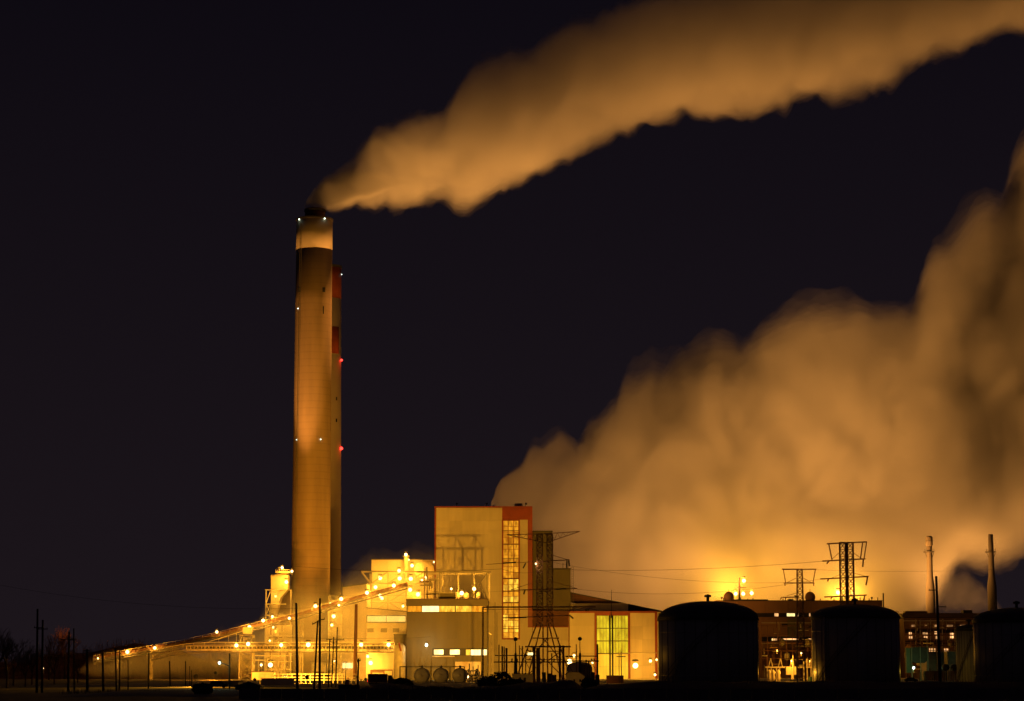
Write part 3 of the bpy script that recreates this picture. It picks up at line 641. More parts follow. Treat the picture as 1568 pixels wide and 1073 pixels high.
ob('recess', M().pbox(1233, 1252, 957, 961, DO-.15, .1), dark, tO); ob('recess', M().pbox(1166, 1252, 975, 982, DO-.15, .1), dark, tO)
for a, b, m_ in ((1182, 1191, W_PK), (1182, 1186, W_WH), (1218, 1196, W_PK), (1208, 1212, W_PK), (1218, 1222, W_PK), (1238, 1246, W_PK)): ob('window', M().pbox(a, b, 977.5, 979.5 if a != 1182 else 980.5, DO-.35, .15), m_, tO)
ob('olive_panel', M().pbox(1206, 1232, 948, 975, DO-.6, .5), mat('olive_sheet', (.16, .14, .04), .7), tO)
vm = boxmesh('louvre', 2.6, .4, 10.5, rust)
for k in range(12): q = P(1171+k*7.2, 1003, DO-.3); shared('louvre', vm, tO, (q.x, DO-.3, 8+.8))
for x in (1108, 1134, 1145, 1153, 1199, 1203, 1256, 1277, 1290, 1317, 1322, 1331, 1344):
    ob('roof_pipe', M().bar(P(x, 920, DO+3), P(x, 914.5+(x % 3), DO+3), .22, 6), darkmet, tO)
ob('roof_unit', M().pbox(1207, 1215, 917, 920, DO+4, 5), darkmet, tO); ob('roof_unit', M().pbox(1120, 1176, 917.5, 919.5, DO+6, 8), darkmet, tO)
for x, lab in ((1116, 'left mushroom-shaped vent on the ochre roof, beside the bright flares'), (1240.5, 'right mushroom-shaped vent on the ochre roof, behind the smaller pylon')):
    q = P(x, 913, DO+5); t = thing('mushroom_vent', lab, 'vent', (q.x, DO+5, zt(920, DO)), 'mushroom vents on the ochre roof'); r_ = 7.9/F*DO; z_ = zt(913, DO)
    ob('dome', M().lathe((q.x, DO+5), [(r_*.8, z_-r_*.85), (r_, z_-r_*.3), (r_, z_+.1), (r_*.85, z_+r_*.5), (r_*.5, z_+r_*.85), (.1, z_+r_)], 20), ochre, t, True)
    ob('neck', M().lathe((q.x, DO+5), [(r_*.75, z_-r_*1.4), (r_*.8, z_-r_*.85)], 20), ochre, t, True); ob('spike', M().bar((q.x, DO+5, z_+r_), (q.x, DO+5, z_+r_+1.2), .12), darkmet, t)
t = thing('flare_mast', 'slim dark vent mast between the brightest lamps on the ochre roof', 'mast', (P(1132, 910, DO+10).x, DO+10, zt(920, DO))); ob('pole', M().bar(P(1132, 920, DO+10), P(1132, 884, DO+10), .42, 8), rust, t); ob('platform', M().pbox(1129, 1143, 899, 900, DO+9, 3), steel, t)
t = thing('roof_mast', 'thin mast at the right end of the ochre roof', 'mast', (P(1352, 930, DO-5).x, DO-5, 0)); ob('pole', M().bar((P(1352, 980, DO-5).x, DO-5, 0), P(1352.5, 908, DO-5), .35, 6), darkmet, t)
# yard equipment between the tanks
DY = 820
t = thing('switchgear', 'white switchgear and pipes lit between the two largest tanks', 'switchgear', (P(1210, 1030, DY).x, DY, 0))
pw = mat('pale_equipment', (.75, .62, .48), .5)
ob('bus_bar', M().box(P(1172, 1021, DY).x, P(1250, 1021, DY).x, DY, DY+.4, zt(1022.5, DY), zt(1020.5, DY)), pw, t)
for x0, x1 in ((1204, 1212), (1215, 1222)): ob('transformer', M().pbox(x0, x1, 1021, 1033, DY-2, 2), pw, t); 
for x in (1175, 1181, 1189, 1194, 1231, 1236, 1242): ob('post', M().bar((P(x, 1030, DY).x, DY, 0), (P(x, 1030, DY).x, DY, zt(1012 if x > 1230 else 1023, DY)), .22), pw, t)
for x in (1180, 1195, 1213, 1236, 1242): ob('a_frame', M().bar(P(x-3.2, 1021, DY+.6), P(x, 1008, DY+.6), .16).bar(P(x+3.2, 1021, DY+.6), P(x, 1008, DY+.6), .16), pw, t)
ob('bushing', M().bar(P(1213.5, 1040, DY-3), P(1214, 1003, DY-3), .5, 8, .1), pw, t)
for x in (1178, 1184, 1192): ob('valve_body', M().lathe((P(x, 1035, DY-4).x, DY-4), [(.3, 0), (.8, 1), (.5, 2.2), (.9, 3), (.2, 4)], 10), pw, t, True)
ob('cabinet', M().pbox(1240, 1250, 1036, None, DY-6, 4), greenm, t)
# far block on the right
tF = building('far_block', 'long dim industrial block on the right with scattered lit windows', 1385, 1600, 946, DO+10, 40, ochre)
ob('roof_slab', M().pbox(1383, 1602, 938.5, 945, DO+9, 42), roofm, tF); ob('ledge', M().pbox(1384, 1600, 949.5, 951, DO+8.4, 1.2), pale, tF)
ob('roof_unit', M().pbox(1475, 1489, 934, 938.5, DO+15, 6), darkmet, tF); ob('roof_unit', M().pbox(1550, 1564, 936.5, 938.5, DO+15, 6), darkmet, tF); ob('roof_unit', M().pbox(1386, 1420, 935.5, 938.5, DO+15, 6), rust, tF)
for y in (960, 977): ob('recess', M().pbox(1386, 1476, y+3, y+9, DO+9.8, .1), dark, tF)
for x0, x1, y0, y1 in ((1396, 1401, 957, 959), (1416, 1419, 957.3, 958.3), (1430, 1437, 957, 959), (1450, 1459, 957, 959), (1470, 1479, 956.5, 959.5), (1493, 1498, 957.5, 958.5), (1392, 1396, 968, 971), (1413, 1421, 968, 971), (1431, 1438, 966.5, 971), (1392, 1397, 974, 978), (1415, 1420, 974, 977), (1432, 1438, 973, 978), (1455, 1460, 969, 977), (1423, 1432, 992.5, 997.5), (1446, 1452, 993, 997)):
    ob('window', M().pbox(x0, x1, y0, y1, DO+9.6, .2), W_PK, tF)
for x in (1402, 1409, 1425, 1443, 1462): ob('pipe', M().bar(P(x, 1000, DO+6), P(x, 948, DO+6), .25), paleste, tF)
for y in (963, 981, 988): ob('pipe_run', M().bar(P(1386, y, DO+5.5), P(1470, y, DO+5.5), .22), rust, tF)
rr = random.Random(9)
for k in range(30):
    x = rr.uniform(1388, 1466); y = rr.uniform(952, 995); p_ = P(x, y, DO+rr.uniform(3, 7)); L_ = rr.uniform(2, 8)
    ob('pipe', M().bar(p_, p_+rr.choice([Vector((L_*.6, 0, 0)), Vector((0, 0, L_*.6))]), rr.uniform(.08, .25), 5), rr.choice([rust, steel, paleste]), tF)
# greenish lit yard buildings
DG = 900
t = building('green_lit_shed', 'small shed lit green by a mercury lamp, right of the largest tanks', 1419, 1435, 999, DG+20, 14, paleste, cat='shed'); roofline(t, 1419, 1435, 999, DG+20, 14, steel, .2)
t = building('narrow_shed', 'narrow dull panel beside the leaning utility pole', 1436, 1446, 998, DG+16, 10, steel, cat='shed'); roofline(t, 1436, 1446, 998, DG+16, 10, steel, .2)
t = building('yellow_shed', 'dull yellow-lit shed behind the leaning utility pole', 1452, 1472, 998, DG+18, 14, paleste, cat='shed'); roofline(t, 1452, 1472, 998, DG+18, 14, steel, .2)
t = thing('hopper_bin', 'grey bin with a sloping base on legs above the green-white lamp', 'bin', (P(1407, 1010, DG).x, DG, 0))
ob('shell', M().pprism([(1397, 1011), (1401, 1015), (1416, 1015), (1420, 1011), (1420, 991), (1397, 991)], DG, 6), galv, t)
ob('side_panel', M().pbox(1388, 1396, 992, 1030, DG+4, 3), mat('pale_green_sheet', (.3, .42, .28), .6), t)
for x in (1395.8, 1409, 1420.5): ob('leg', M().bar((P(x, 1010, DG).x, DG-.4, 0), P(x, 990, DG-.4), .2), paleste, t)
t = thing('low_pipework', 'dark low pipes and vehicles shapes beneath the green-lit shed', 'pipes', (P(1430, 1035, DG-60).x, DG-60, 0))
for k in range(26): x = 1390+k*3.1; ob('post', M().bar((P(x, 1035, DG-60).x, DG-60, 0), (P(x, 1035, DG-60).x, DG-60, rr.uniform(1, 4.5)), rr.uniform(.1, .35)), rr.choice([darkmet, steel, rust]), t)
for x in (1449, 1462): ob('drum', M().hcyl((P(x, 1022, DG-40).x, DG-40, zt(1022, DG-40)), 1.2, 3, 12), darkmet, t, True); ob('drum_stand', M().bar(P(x, 1024, DG-39), Vector((P(x, 1030, DG-39).x, DG-39, 0)), .3), darkmet, t)
ob('ledge_wall', M().pbox(1416, 1478, 1027, None, DG-20, 1), ochre, t)

rr = random.Random(77)
for x0, x1, D0, lab in ((1166, 1252, 1100, 'brown pipe rack in front of the ochre building between the tanks'), (1386, 1466, 1090, 'tall brown pipe rack before the far block, left of the leaning pole')):
    t = thing('pipe_rack', lab, 'pipe rack', (P((x0+x1)/2, 1000, D0).x, D0, 0))
    n = 9
    for k in range(n+1):
        X = P(x0+(x1-x0)*k/n, 1000, D0).x; ob('post', M().bar((X, D0, 0), (X, D0, zt(952+(k % 3)*5, D0)), .16), rust, t)
    for y in (958, 972, 984, 996, 1008): ob('beam', M().bar(P(x0, y, D0), P(x1, y, D0), .14), rust, t)
    for k in range(46):
        x = rr.uniform(x0, x1-8); y = rr.uniform(954, 1030); p_ = P(x, y, D0+rr.uniform(-2, 3)); L_ = rr.uniform(1.5, 7); v = rr.choice([Vector((min(L_, P(x1, y, D0).x-p_.x), 0, 0)), Vector((0, 0, L_*.5)), Vector((0, 0, -min(L_, p_.z-.1)))])
        ob('pipe', M().bar(p_, p_+v, rr.uniform(.08, .3), 6), rr.choice([rust, steel, ochre, rust, paleste]), t)
    for k in range(5):
        x = rr.uniform(x0, x1-6); y = rr.uniform(975, 1025); ob('vessel', M().lathe((P(x, y, D0).x, D0+4), [(.3, zt(y+10, D0)), (1.3, zt(y+8, D0)), (1.3, zt(y, D0)), (.3, zt(y-2, D0))], 12), rr.choice([steel, ochre, paleste]), t, True)
lamp(1190, 996, 1085, 9000, 'orange lamp deep in the pipe rack between the two largest tanks', SODIUM, BULB, .35, group=None)
lamp(1240, 1012, 1085, 7000, 'low orange lamp in the pipe rack beside the second tank', SODIUM, BULB, .3, group=None)
lamp(1402, 1000, 1075, 5000, 'orange lamp in the pipe rack before the far block', SODIUM, BULB, .3, group=None)
# twin small stacks
def small_stack(x, ytop, lab, prof, cap=False):
    Dq = 1182; q = P(x, 900, Dq); t = thing('small_stack', lab, 'chimney', (q.x, Dq, 0), 'slender stacks behind the far block')
    ob('shaft', M().lathe((q.x, Dq), [(w/F*Dq, 0 if y is None else zt(y, Dq)) for w, y in prof], 24), mat('small_stack_paint', (.22, .18, .13), .8, ns=.2, amt=.3, streak=True), t, True)
    z = zt(846, Dq); ob('platform', M().lathe((q.x, Dq), [(4.9/F*Dq, z), (7.5/F*Dq, z+.2), (7.5/F*Dq, z+.6), (4.9/F*Dq, z+.6)], 20), galv, t)
    m = M()
    for k in range(10):
        a = 2*math.pi*k/10; r_ = 7.3/F*Dq; m.bar((q.x+r_*math.cos(a), Dq+r_*math.sin(a), z+.5), (q.x+r_*math.cos(a), Dq+r_*math.sin(a), z+1.8), .06)
    m.bar((q.x-9/F*Dq, Dq, z+.3), (q.x-6/F*Dq, Dq, z+.3), .3); ob('guard_rail', m, galv, t)
    for s in (-1, 1): ob('strut', M().bar((q.x+s*6.5/F*Dq, Dq, z), (q.x+s*4/F*Dq, Dq, z-2.4), .15), galv, t)
    if cap:
        ob('crown', M().lathe((q.x, Dq), [(4.2/F*Dq, zt(836, Dq)), (5.4/F*Dq, zt(834, Dq)), (5.4/F*Dq, zt(823, Dq)), (3.8/F*Dq, zt(820.5, Dq))], 20), MATS['small_stack_paint'], t, True)
        ob('ring', M().lathe((q.x, Dq), [(5.8/F*Dq, zt(829, Dq)), (5.8/F*Dq, zt(827.5, Dq))], 20), galv, t)
    return t
small_stack(1424.5, 821, 'slender pale stack with a flared base and a thick ringed top', [(7, None), (7, 905), (6.6, 898), (4.6, 882), (4.3, 855), (3.9, 821)], True)
small_stack(1519, 818, 'slender pale stack with a plain open top, nearer the right edge', [(7, None), (7, 908), (7, 898), (4.8, 880), (4.2, 855), (3.7, 818)])

# ---------------------------------------------------------------- large round tanks
def tank(x0, x1, ysh, ytop, D, lab, ladder=True, pipes=()):
    a, b = P(x0, 990, D).x, P(x1, 990, D).x; c = ((a+b)/2, D+(b-a)/2); R = (b-a)/2; D_ = c[1]
    z1, z2 = zt(ysh, D), zt(ytop, D_)
    t = thing('storage_tank', lab, 'tank', (c[0], c[1], 0), 'large round storage tanks')
    ob('shell', M().lathe(c, [(R, 0), (R, z1*.5), (R, z1)], 96), tankm, t, True)
    rf_ = [(R+.12, z1), (R+.12, z1+.25)]+[(R*math.cos(k*math.pi/16)+.05, z1+.25+(z2-z1)*math.sin(k*math.pi/16)) for k in range(1, 8)]+[(.3, z2+.1)]
    ob('roof', M().lathe(c, rf_, 96), tankrf, t, True)
    ob('rim', M().lathe(c, [(R, z1-.3), (R+.22, z1-.3), (R+.22, z1+.02), (R, z1+.02)], 96), darkmet, t)
    ob('vent', M().lathe(c, [(.3, z2), (.3, z2+1), (.7, z2+1), (.7, z2+1.4), (.1, z2+1.6)], 12), darkmet, t)
    for h in (.2, .4, .6, .8): ob('wind_girder', M().lathe(c, [(R, z1*h), (R+.05, z1*h), (R+.05, z1*h+.09), (R, z1*h+.09)], 96), tankm, t)
    for k in range(14):
        a = math.pi+math.pi*(k+.5)/14; m = M(); m.bar((c[0]+(R+.03)*math.cos(a), c[1]+(R+.03)*math.sin(a), .1), (c[0]+(R+.03)*math.cos(a), c[1]+(R+.03)*math.sin(a), z1-.35), .05, 4); ob('plate_seam', m, tankrf, t)
    m = M()
    for k in range(26):
        a = math.radians(200+k*3.2); a2 = math.radians(203.2+k*3.2); h0, h1 = z1*k/26, z1*(k+1)/26; RR = R+.55
        u, v = Vector((c[0]+RR*math.cos(a), c[1]+RR*math.sin(a), h0)), Vector((c[0]+RR*math.cos(a2), c[1]+RR*math.sin(a2), h1)); m.bar(u, v, .09).bar(u+Vector((0, 0, 1.1)), v+Vector((0, 0, 1.1)), .05).bar(u, u+Vector((0, 0, 1.1)), .04)
    ob('stair', m, galv, t)
    m = M()
    for k in range(40):
        a = 2*math.pi*k/40; a2 = 2*math.pi*(k+1)/40; u = Vector((c[0]+(R-.1)*math.cos(a), c[1]+(R-.1)*math.sin(a), z1+.2)); v = Vector((c[0]+(R-.1)*math.cos(a2), c[1]+(R-.1)*math.sin(a2), z1+.2)); m.bar(u, u+Vector((0, 0, 1)), .035).bar(u+Vector((0, 0, 1)), v+Vector((0, 0, 1)), .035)
    ob('guard_rail', m, galv, t)
    for xp in pipes:
        X = P(xp, 990, D).x; dx = X-c[0]; dx = max(-R*.995, min(R*.995, dx)); yy = c[1]-math.sqrt(R*R-dx*dx)-.35
        ob('downpipe', M().bar((X, yy, 0), (X, yy, z1), .22, 8), paleste, t, True)
    return t
tank(1013, 1169, 946, 922, 470, 'broadest black domed tank, right of the cream turbine hall')
tank(1252, 1388, 944, 927, 500, 'black domed tank with a lit pipe near its left side, before the tallest right pylon', pipes=(1266,))
tank(1468, 1508, 964, 958, 560, 'smaller low tank half hidden at the right, left of the edge tank')
tank(1505, 1640, 950, 932, 480, 'black domed tank cut off by the right edge of the picture')

# ---------------------------------------------------------------- three horizontal tanks
D6 = 760
for i, (x, lab) in enumerate(((645, 'left of the three horizontal silver tanks before the brown building'), (674.5, 'middle of the three horizontal silver tanks'), (704, 'right of the three horizontal silver tanks, next to bright pipes'))):
    q = P(x, 1034, D6); t = thing('horizontal_tank', lab, 'tank', (q.x, D6, 0), 'three horizontal tanks')
    r_ = 10/F*D6*1.15; ob('shell', M().hcyl((q.x, D6, q.z), r_, 14, 28), silver, t, True)
    for k in (2, 10): ob('saddle', M().box(q.x-r_*.8, q.x+r_*.8, D6+k, D6+k+1, 0, q.z-r_*.55), paleste, t)
    ob('manway', M().bar((q.x, D6+6, q.z+r_-.1), (q.x, D6+6, q.z+r_+.7), .4, 8), steel, t)
rk = thing('tank_rack', 'dark steel walkway frame over the three horizontal tanks', 'steel frame', (P(670, 1020, D6-2).x, D6-2, 0))
ob('beam', M().pbox(612, 712, 1020, 1021.5, D6-1.2, 1), darkmet, rk)
for x in (612.5, 622, 660, 689, 711): ob('post', M().bar((P(x, 1030, D6-1).x, D6-1, 0), (P(x, 1030, D6-1).x, D6-1, zt(1020, D6)), .25), darkmet, rk)
for x in (624, 634, 643, 651, 661, 683, 695): ob('stub', M().bar(P(x, 1020, D6-.8), P(x, 1008+(x*7) % 5, D6-.8), .14), steel, rk)
t = thing('pump_skid', 'bright cluster of pipes right of the horizontal tanks', 'pipes', (P(724, 1035, D6+20).x, D6+20, 0))
for k in range(14): x = 713+k*1.9; ob('pipe', M().bar((P(x, 1035, D6+20).x, D6+20+k % 3, 0), (P(x, 1035, D6+20).x, D6+20+k % 3, rr.uniform(2, 6)), rr.uniform(.12, .35), 6), paleste, t)
for y in (1027, 1034, 1038): ob('header_pipe', M().bar(P(712, y, D6+19), P(734, y, D6+19), .2, 6), paleste, t)

# ---------------------------------------------------------------- pylons
def leg_parts(t, L, m_, r=.16):
    for a, b in L: ob('leg', M().bar(a, b, r), m_, t)
pyl = mat('pylon_steel', (.24, .12, .07), .6, .1, ns=.5, amt=.3)
def arm(t, D, xa, xb, ya, yb=None, r=.2, up=None, ins=()):
    yb = ya if yb is None else yb; ob('crossarm', M().bar(P(xa, ya, D), P(xb, yb, D), r), pyl, t)
    for x, y, x2, y2 in ins: ob('insulator', M().bar(P(x, y, D), P(x2, y2, D), .22, 6), darkmet, t)
D1 = 720
q = P(834.5, 900, D1); t = thing('lattice_pylon', 'tallest lattice pylon, twin columns with long arms before the brown tower', 'pylon', (q.x, D1, 0), 'lattice pylons'); w_ = 24/F*D1
ca, cb_ = P(826.5, 900, D1).x, P(842, 900, D1).x; zk = zt(958, D1); ztp = zt(818, D1)
for c_ in (ca, cb_):
    m = M(); L = lattice(m, c_, D1, 1.8, zk, 1.7, ztp, 17, .085, 2.2, 2.0); ob('bracing', m, pyl, t); leg_parts(t, L, pyl, .2)
m = M(); 
for y in (860, 905, 958): m.bar((ca, D1, zt(y, D1)), (cb_, D1, zt(y, D1)), .18)
ob('cross_beam', m, pyl, t)
for xa, xb in ((822, 798), (846, 866), (829, 816), (840, 852)): ob('splayed_leg', M().bar(P(xa, 955, D1), Vector((P(xb, 1000, D1).x+(-1 if xb < 834 else 1)*2, D1-2, 0)), .2), pyl, t)
for x in (831.5, 838.5): ob('inner_leg', M().bar(P(x, 958, D1), Vector((P(x, 1000, D1).x, D1, 0)), .3), pyl, t)
m = M()
for (xa, ya), (xb, yb) in (((816, 977), (856, 977)), ((806, 1010), (862, 1010)), ((810, 1010), (838, 977)), ((858, 1010), (832, 977)), ((800, 1040), (832, 1012)), ((866, 1040), (838, 1012)), ((838, 1012), (862, 995)), ((832, 1012), (808, 995))): m.bar(P(xa, ya, D1-1), P(xb, yb, D1-1), .15)
ob('bracing', m, pyl, t)
def trussarm(t, D, x0, xt, y0, y1, n=6):
    m = M(); m.bar(P(x0, y0, D), P(xt, y1, D), .11); m.bar(P(x0, y0+14, D), P(xt, y1, D), .1)
    for k in range(n):
        a = k/n; b = (k+.5)/n; e = (k+1)/n
        f1 = lambda s: P(x0+(xt-x0)*s, y0+(y1-y0)*s, D); f2 = lambda s: P(x0+(xt-x0)*s, y0+14+(y1-y0-14)*s, D)
        m.bar(f1(a), f2(b), .05).bar(f2(b), f1(e), .05)
    ob('crossarm', m, pyl, t)
trussarm(t, D1, 836, 888, 817, 813.5); trussarm(t, D1, 836, 776, 817, 818.5)
arm(t, D1, 836, 872, 859, 857, .16, ins=((868, 857, 868, 870), (871, 857, 872, 867))); ob('arm_stay', M().bar(P(843, 849, D1), P(870, 857, D1), .08), pyl, t)
arm(t, D1, 744, 836, 864, 859, .08, ins=((770, 862, 790, 861), (805, 862, 801, 870)))
arm(t, D1, 782, 884, 903.5, 901, .14, ins=((851, 902, 867, 901), (804, 903, 802, 910))); ob('arm_stay', M().bar(P(822, 890, D1), P(782, 903, D1), .07).bar(P(846, 890, D1), P(884, 901, D1), .07), pyl, t)
arm(t, D1, 770, 872, 946, 942, .14, ins=((780, 946, 806, 945), (872, 942, 878, 947)))
t2 = lamp(820.5, 863, D1-2, 300, 'small white lamp hanging on the tallest pylon', WARM, BULB, .45, group=None)
def pylon_small(cols, D, top, arms, struts, low, lab, spread, ins=()):
    t = thing('lattice_pylon', lab, 'pylon', (P(sum(cols)/len(cols), 900, D).x, D, 0), 'lattice pylons')
    for c_ in cols:
        m = M(); X = P(c_, 880, D).x; zb = 0; L = lattice(m, X, D, spread, 0, 1.5, zt(top, D), low, .06, spread, 1.5); ob('bracing', m, pyl, t); leg_parts(t, L, pyl, .17)
    for xa, xb, ya, yb in arms: ob('crossarm', M().bar(P(xa, ya, D), P(xb, yb, D), .17), pyl, t)
    for xa, ya, xb, yb, r_ in struts: ob('strut', M().bar(P(xa, ya, D), P(xb, yb, D), r_), pyl, t)
    for x, y, x2, y2 in ins: ob('insulator', M().bar(P(x, y, D), P(x2, y2, D), .22, 6), darkmet, t)
    return t
pylon_small([1224.5], 730, 871, [(1197, 1250, 871.5, 871.5), (1200, 1247, 892.5, 892.5), (1198, 1224, 914.5, 914)], [(1199.5, 872, 1203, 892, .14), (1248.5, 872, 1245, 892, .14), (1219, 885, 1205, 892, .07), (1230, 885, 1243, 892, .07), (1202, 892.5, 1202, 897, .2), (1246, 892.5, 1246, 897, .2), (1197, 914, 1195, 918, .16), (1205, 912, 1222, 907, .06)], 20, 'smaller pylon with a trapezoid head above the ochre roof', 2.6)
pylon_small([1291, 1302.5], 620, 830, [(1266, 1327.5, 832.5, 829.5), (1259, 1325, 859, 855.5), (1256, 1330, 886.5, 882.5), (1262, 1327, 914, 911)], [(1269, 832, 1274, 857, .16), (1321, 830, 1317.5, 856, .16), (1327, 830, 1323, 856, .14), (1286, 845, 1273, 857, .06), (1305, 845, 1319, 855, .06), (1270, 858, 1266, 863, .2), (1322, 856, 1321, 868, .2), (1269, 886, 1267, 890, .2), (1328.5, 883, 1326, 896, .2), (1286, 880, 1270, 886, .05), (1306, 877, 1325, 882, .05), (1275, 913, 1272, 917, .18), (1324, 911, 1323, 919, .18)], 20, 'tallest right pylon with twin columns and four arms behind the second black tank', 1.7)

# ---------------------------------------------------------------- substation between pylon and huts
D8 = 640
ss = thing('substation', 'dark substation posts and beams between the brown building and the turbine hall', 'substation', (P(820, 1020, D8).x, D8, 0))
for x, y, r_ in ((764, 987, .18), (769, 989, .25), (772, 990, .2), (775.5, 992, .3), (795.5, 988, .15), (800, 989, .2), (805, 1000, .15), (817.5, 990, .5), (824, 992, .6), (826, 1003, .3), (857.5, 988, .35), (863, 988, .35), (845, 1000, .2), (883, 986, .15), (898, 1010, .25), (902, 1012, .25), (915.5, 986, .28)):
    ob('post', M().bar((P(x, 1020, D8).x, D8+(x % 4), 0), (P(x, 1020, D8).x, D8+(x % 4), zt(y, D8)), r_, 6), pyl, ss)
for xa, xb, y, r_ in ((758, 818, 1003.5, .14), (756, 870, 1013.5, .16), (804, 874, 990, .2), (865, 914, 1004.5, .13), (868, 917, 1012, .16), (838, 860, 997, .12)): ob('beam', M().bar(P(xa, y, D8-.6), P(xb, y, D8-.6), r_), pyl, ss)
for x, y in ((797, 992), (803, 1010), (812, 995), (871, 1018), (906, 1015)): ob('brace', M().bar(P(x, y, D8-.4), P(x+9, y+16, D8-.4), .08), pyl, ss)
for x in (784, 792, 833, 848, 906, 910): ob('insulator', M().lathe((P(x, 1013, D8-1).x, D8-1), [(.1, zt(1013, D8)), (.25, zt(1012, D8)), (.12, zt(1011, D8)), (.25, zt(1010, D8)), (.1, zt(1008, D8))], 8), pyl, ss)
for x in (830, 838, 846, 888, 897, 905, 912): ob('equipment_box', M().pbox(x, x+6, 1033-(x % 3)*2, None, D8+3, 3), darkmet, ss)
for x, yb_, lab in ((789.5, 978.5, 'thick dark mast topped by a ball, left of the tallest pylon'), (888, 978, 'thin dark mast topped by a ball above the gabled hut')):
    t = thing('ball_mast', lab, 'mast', (P(x, 1000, D8-6).x, D8-6, 0), 'masts topped by balls'); q = P(x, yb_, D8-6)
    ob('ball', M().lathe((q.x, D8-6), [(.05, q.z-.55), (.4, q.z-.4), (.55, q.z), (.4, q.z+.4), (.05, q.z+.55)], 14), dark, t, True)
    ob('pole', M().bar((q.x, D8-6, 0), (q.x, D8-6, q.z-.4), .42 if x < 800 else .3, 8, .1), pyl, t); ob('insulator', M().bar((q.x, D8-6, zt(1035, D8)), (q.x, D8-6, zt(1000, D8)), .6 if x < 800 else .4, 8, .3), darkmet, t)
D9 = 600
hutm = mat('hut_paint', (.55, .48, .34), .7, ns=.6, amt=.15)
t = thing('hut', 'flat-roofed cream hut in the substation left of the pylon foot', 'hut', (P(800, 1045, D9).x, D9, 0))
ob('wall', M().pbox(784, 816, 1032, None, D9, 6), hutm, t); ob('roof', M().pbox(783.5, 816.5, 1031, 1032, D9-.3, 6.6), roofm, t); ob('door', M().pbox(795, 798, 1037, None, D9-.1, .15), dark, t); ob('window', M().pbox(802, 805.5, 1037.5, 1043, D9-.1, .15), dark, t)
t = thing('hut', 'gabled cream hut with two small dark windows in the substation', 'hut', (P(880, 1045, D9).x, D9, 0))
ob('wall', M().pprism([(867, 1049.3), (895, 1049.3), (895, 1034.5), (886, 1029), (871, 1029), (867, 1032)], D9, 6), hutm, t); ob('roof', M().pprism([(865.5, 1032.5), (871, 1028.2), (886, 1028.2), (896.5, 1035), (896, 1036), (886, 1029.3), (871, 1029.3), (866, 1033.5)][::-1], D9-.3, 6.6), roofm, t)
for x in (878, 887): ob('window', M().pbox(x, x+2.6, 1040, 1044, D9-.1, .15), dark, t)
t = thing('domed_shed', 'small tan shed with a rounded roof behind the gabled hut', 'shed', (P(880, 1030, D8+30).x, D8+30, 0))
ob('body', M().pprism([(868, 1042)]+[(907, 1042)]+[(887.5+19.5*math.cos(a), 1022-9*math.sin(a)) for a in [math.pi*k/8 for k in range(9)]], D8+30, 10), cream, t)
ob('end_panel', M().pprism([(890, 1040), (904, 1040), (904, 1020), (890, 1016)], D8+29.8, .2), roofm, t)
sheet('hut_apron', P(784, 1050, 590).x, P(906, 1050, 590).x, 566, 606, .06, yardm)
t = thing('light_panel', 'small glowing white panel among the substation posts', 'light panel', P(812, 1001, D8-2)); ob('face', M().pbox(808, 816, 999, 1003, D8-2, .2), W_WH, t); ob('frame', M().pbox(807.5, 816.5, 998.6, 1003.4, D8-1.8, .3), darkmet, t)

# ---------------------------------------------------------------- tall steel double mast and utility poles
t = thing('steel_mast', 'tall twin steel mast in front of the yellow-green window', 'mast', (P(936, 1000, 700).x, 700, 0))
for x in (934, 938): ob('column', M().bar((P(x, 1000, 700).x, 700, 0), (P(x, 990, 700).x, 700, zt(942, 700)), .28, 6), galv, t)
ob('spire', M().bar((P(936, 950, 700).x, 700.0, zt(946, 700)), P(936.5, 903, 700), .14, 6, .06), darkmet, t); ob('plinth', M().pbox(929, 955, 1034, None, 699, 3), rust, t)
t = thing('bracket_pole', 'short pole with two small arms right of the twin steel mast', 'pole', (P(951, 1020, 690).x, 690, 0)); ob('pole', M().bar((P(951.5, 1020, 690).x, 690, 0), P(951, 998, 690), .16), darkmet, t); ob('pole', M().bar((P(948, 1020, 690).x, 690, 0), P(948, 1001, 690), .12), darkmet, t); ob('crossarm', M().bar(P(944, 1005, 690), P(958, 1005, 690), .12), darkmet, t)
t = thing('portal_beam', 'long thin steel beam on a post crossing in front of the main block', 'beam', (P(836, 928, 800).x, 800, 0))
ob('beam', M().bar(P(739, 929.5, 800), P(912, 929, 800), .25), pyl, t); ob('beam', M().bar(P(740, 933, 800), P(880, 933, 800), .08), pyl, t)
for x in (739.5, 758, 761): ob('post', M().bar((P(x, 990, 800).x, 800, 0), P(x, 929 if x < 750 else (922 if x < 760 else 938), 800), .38 if x < 750 else .13), pyl if x < 750 else steel, t)
t = thing('frame_post', 'slim pale post at the right corner of the brown building', 'post', (P(752.5, 990, 900).x, 900, 0)); ob('post', M().bar((P(752.5, 1000, 900).x, 900, 0), P(752.5, 972, 900), .3, 6), galv, t); ob('bend', M().bar(P(752.5, 972, 900), P(749, 969, 900), .3, 6), paleste, t)
def pole(x0, yt, x1, yb, lab, arms=(), r=.17, D=None, cat='utility pole', m_=wood):
    D = D or min(900, CH*F/max(4.5, yb-1025)); a = P(x1, yb, D); b = P(x0, yt, D); t = thing('utility_pole', lab, cat, (a.x, D, 0), 'wooden utility poles')
    ob('pole', M().bar((a.x, D, 0), b, r*1.15, 7, r*.85), m_, t, True)
    for xa, ya, xb, yb2 in arms:
        ob('crossarm', M().bar(P(xa, ya, D-.2), P(xb, yb2, D-.2), .08), m_, t)
        for s in (.06, .94):
            q_ = P(xa+(xb-xa)*s, ya+(yb2-ya)*s, D-.2); ob('insulator', M().bar(q_, q_+Vector((0, 0, .3)), .06, 6, .04), darkmet, t)
    return t
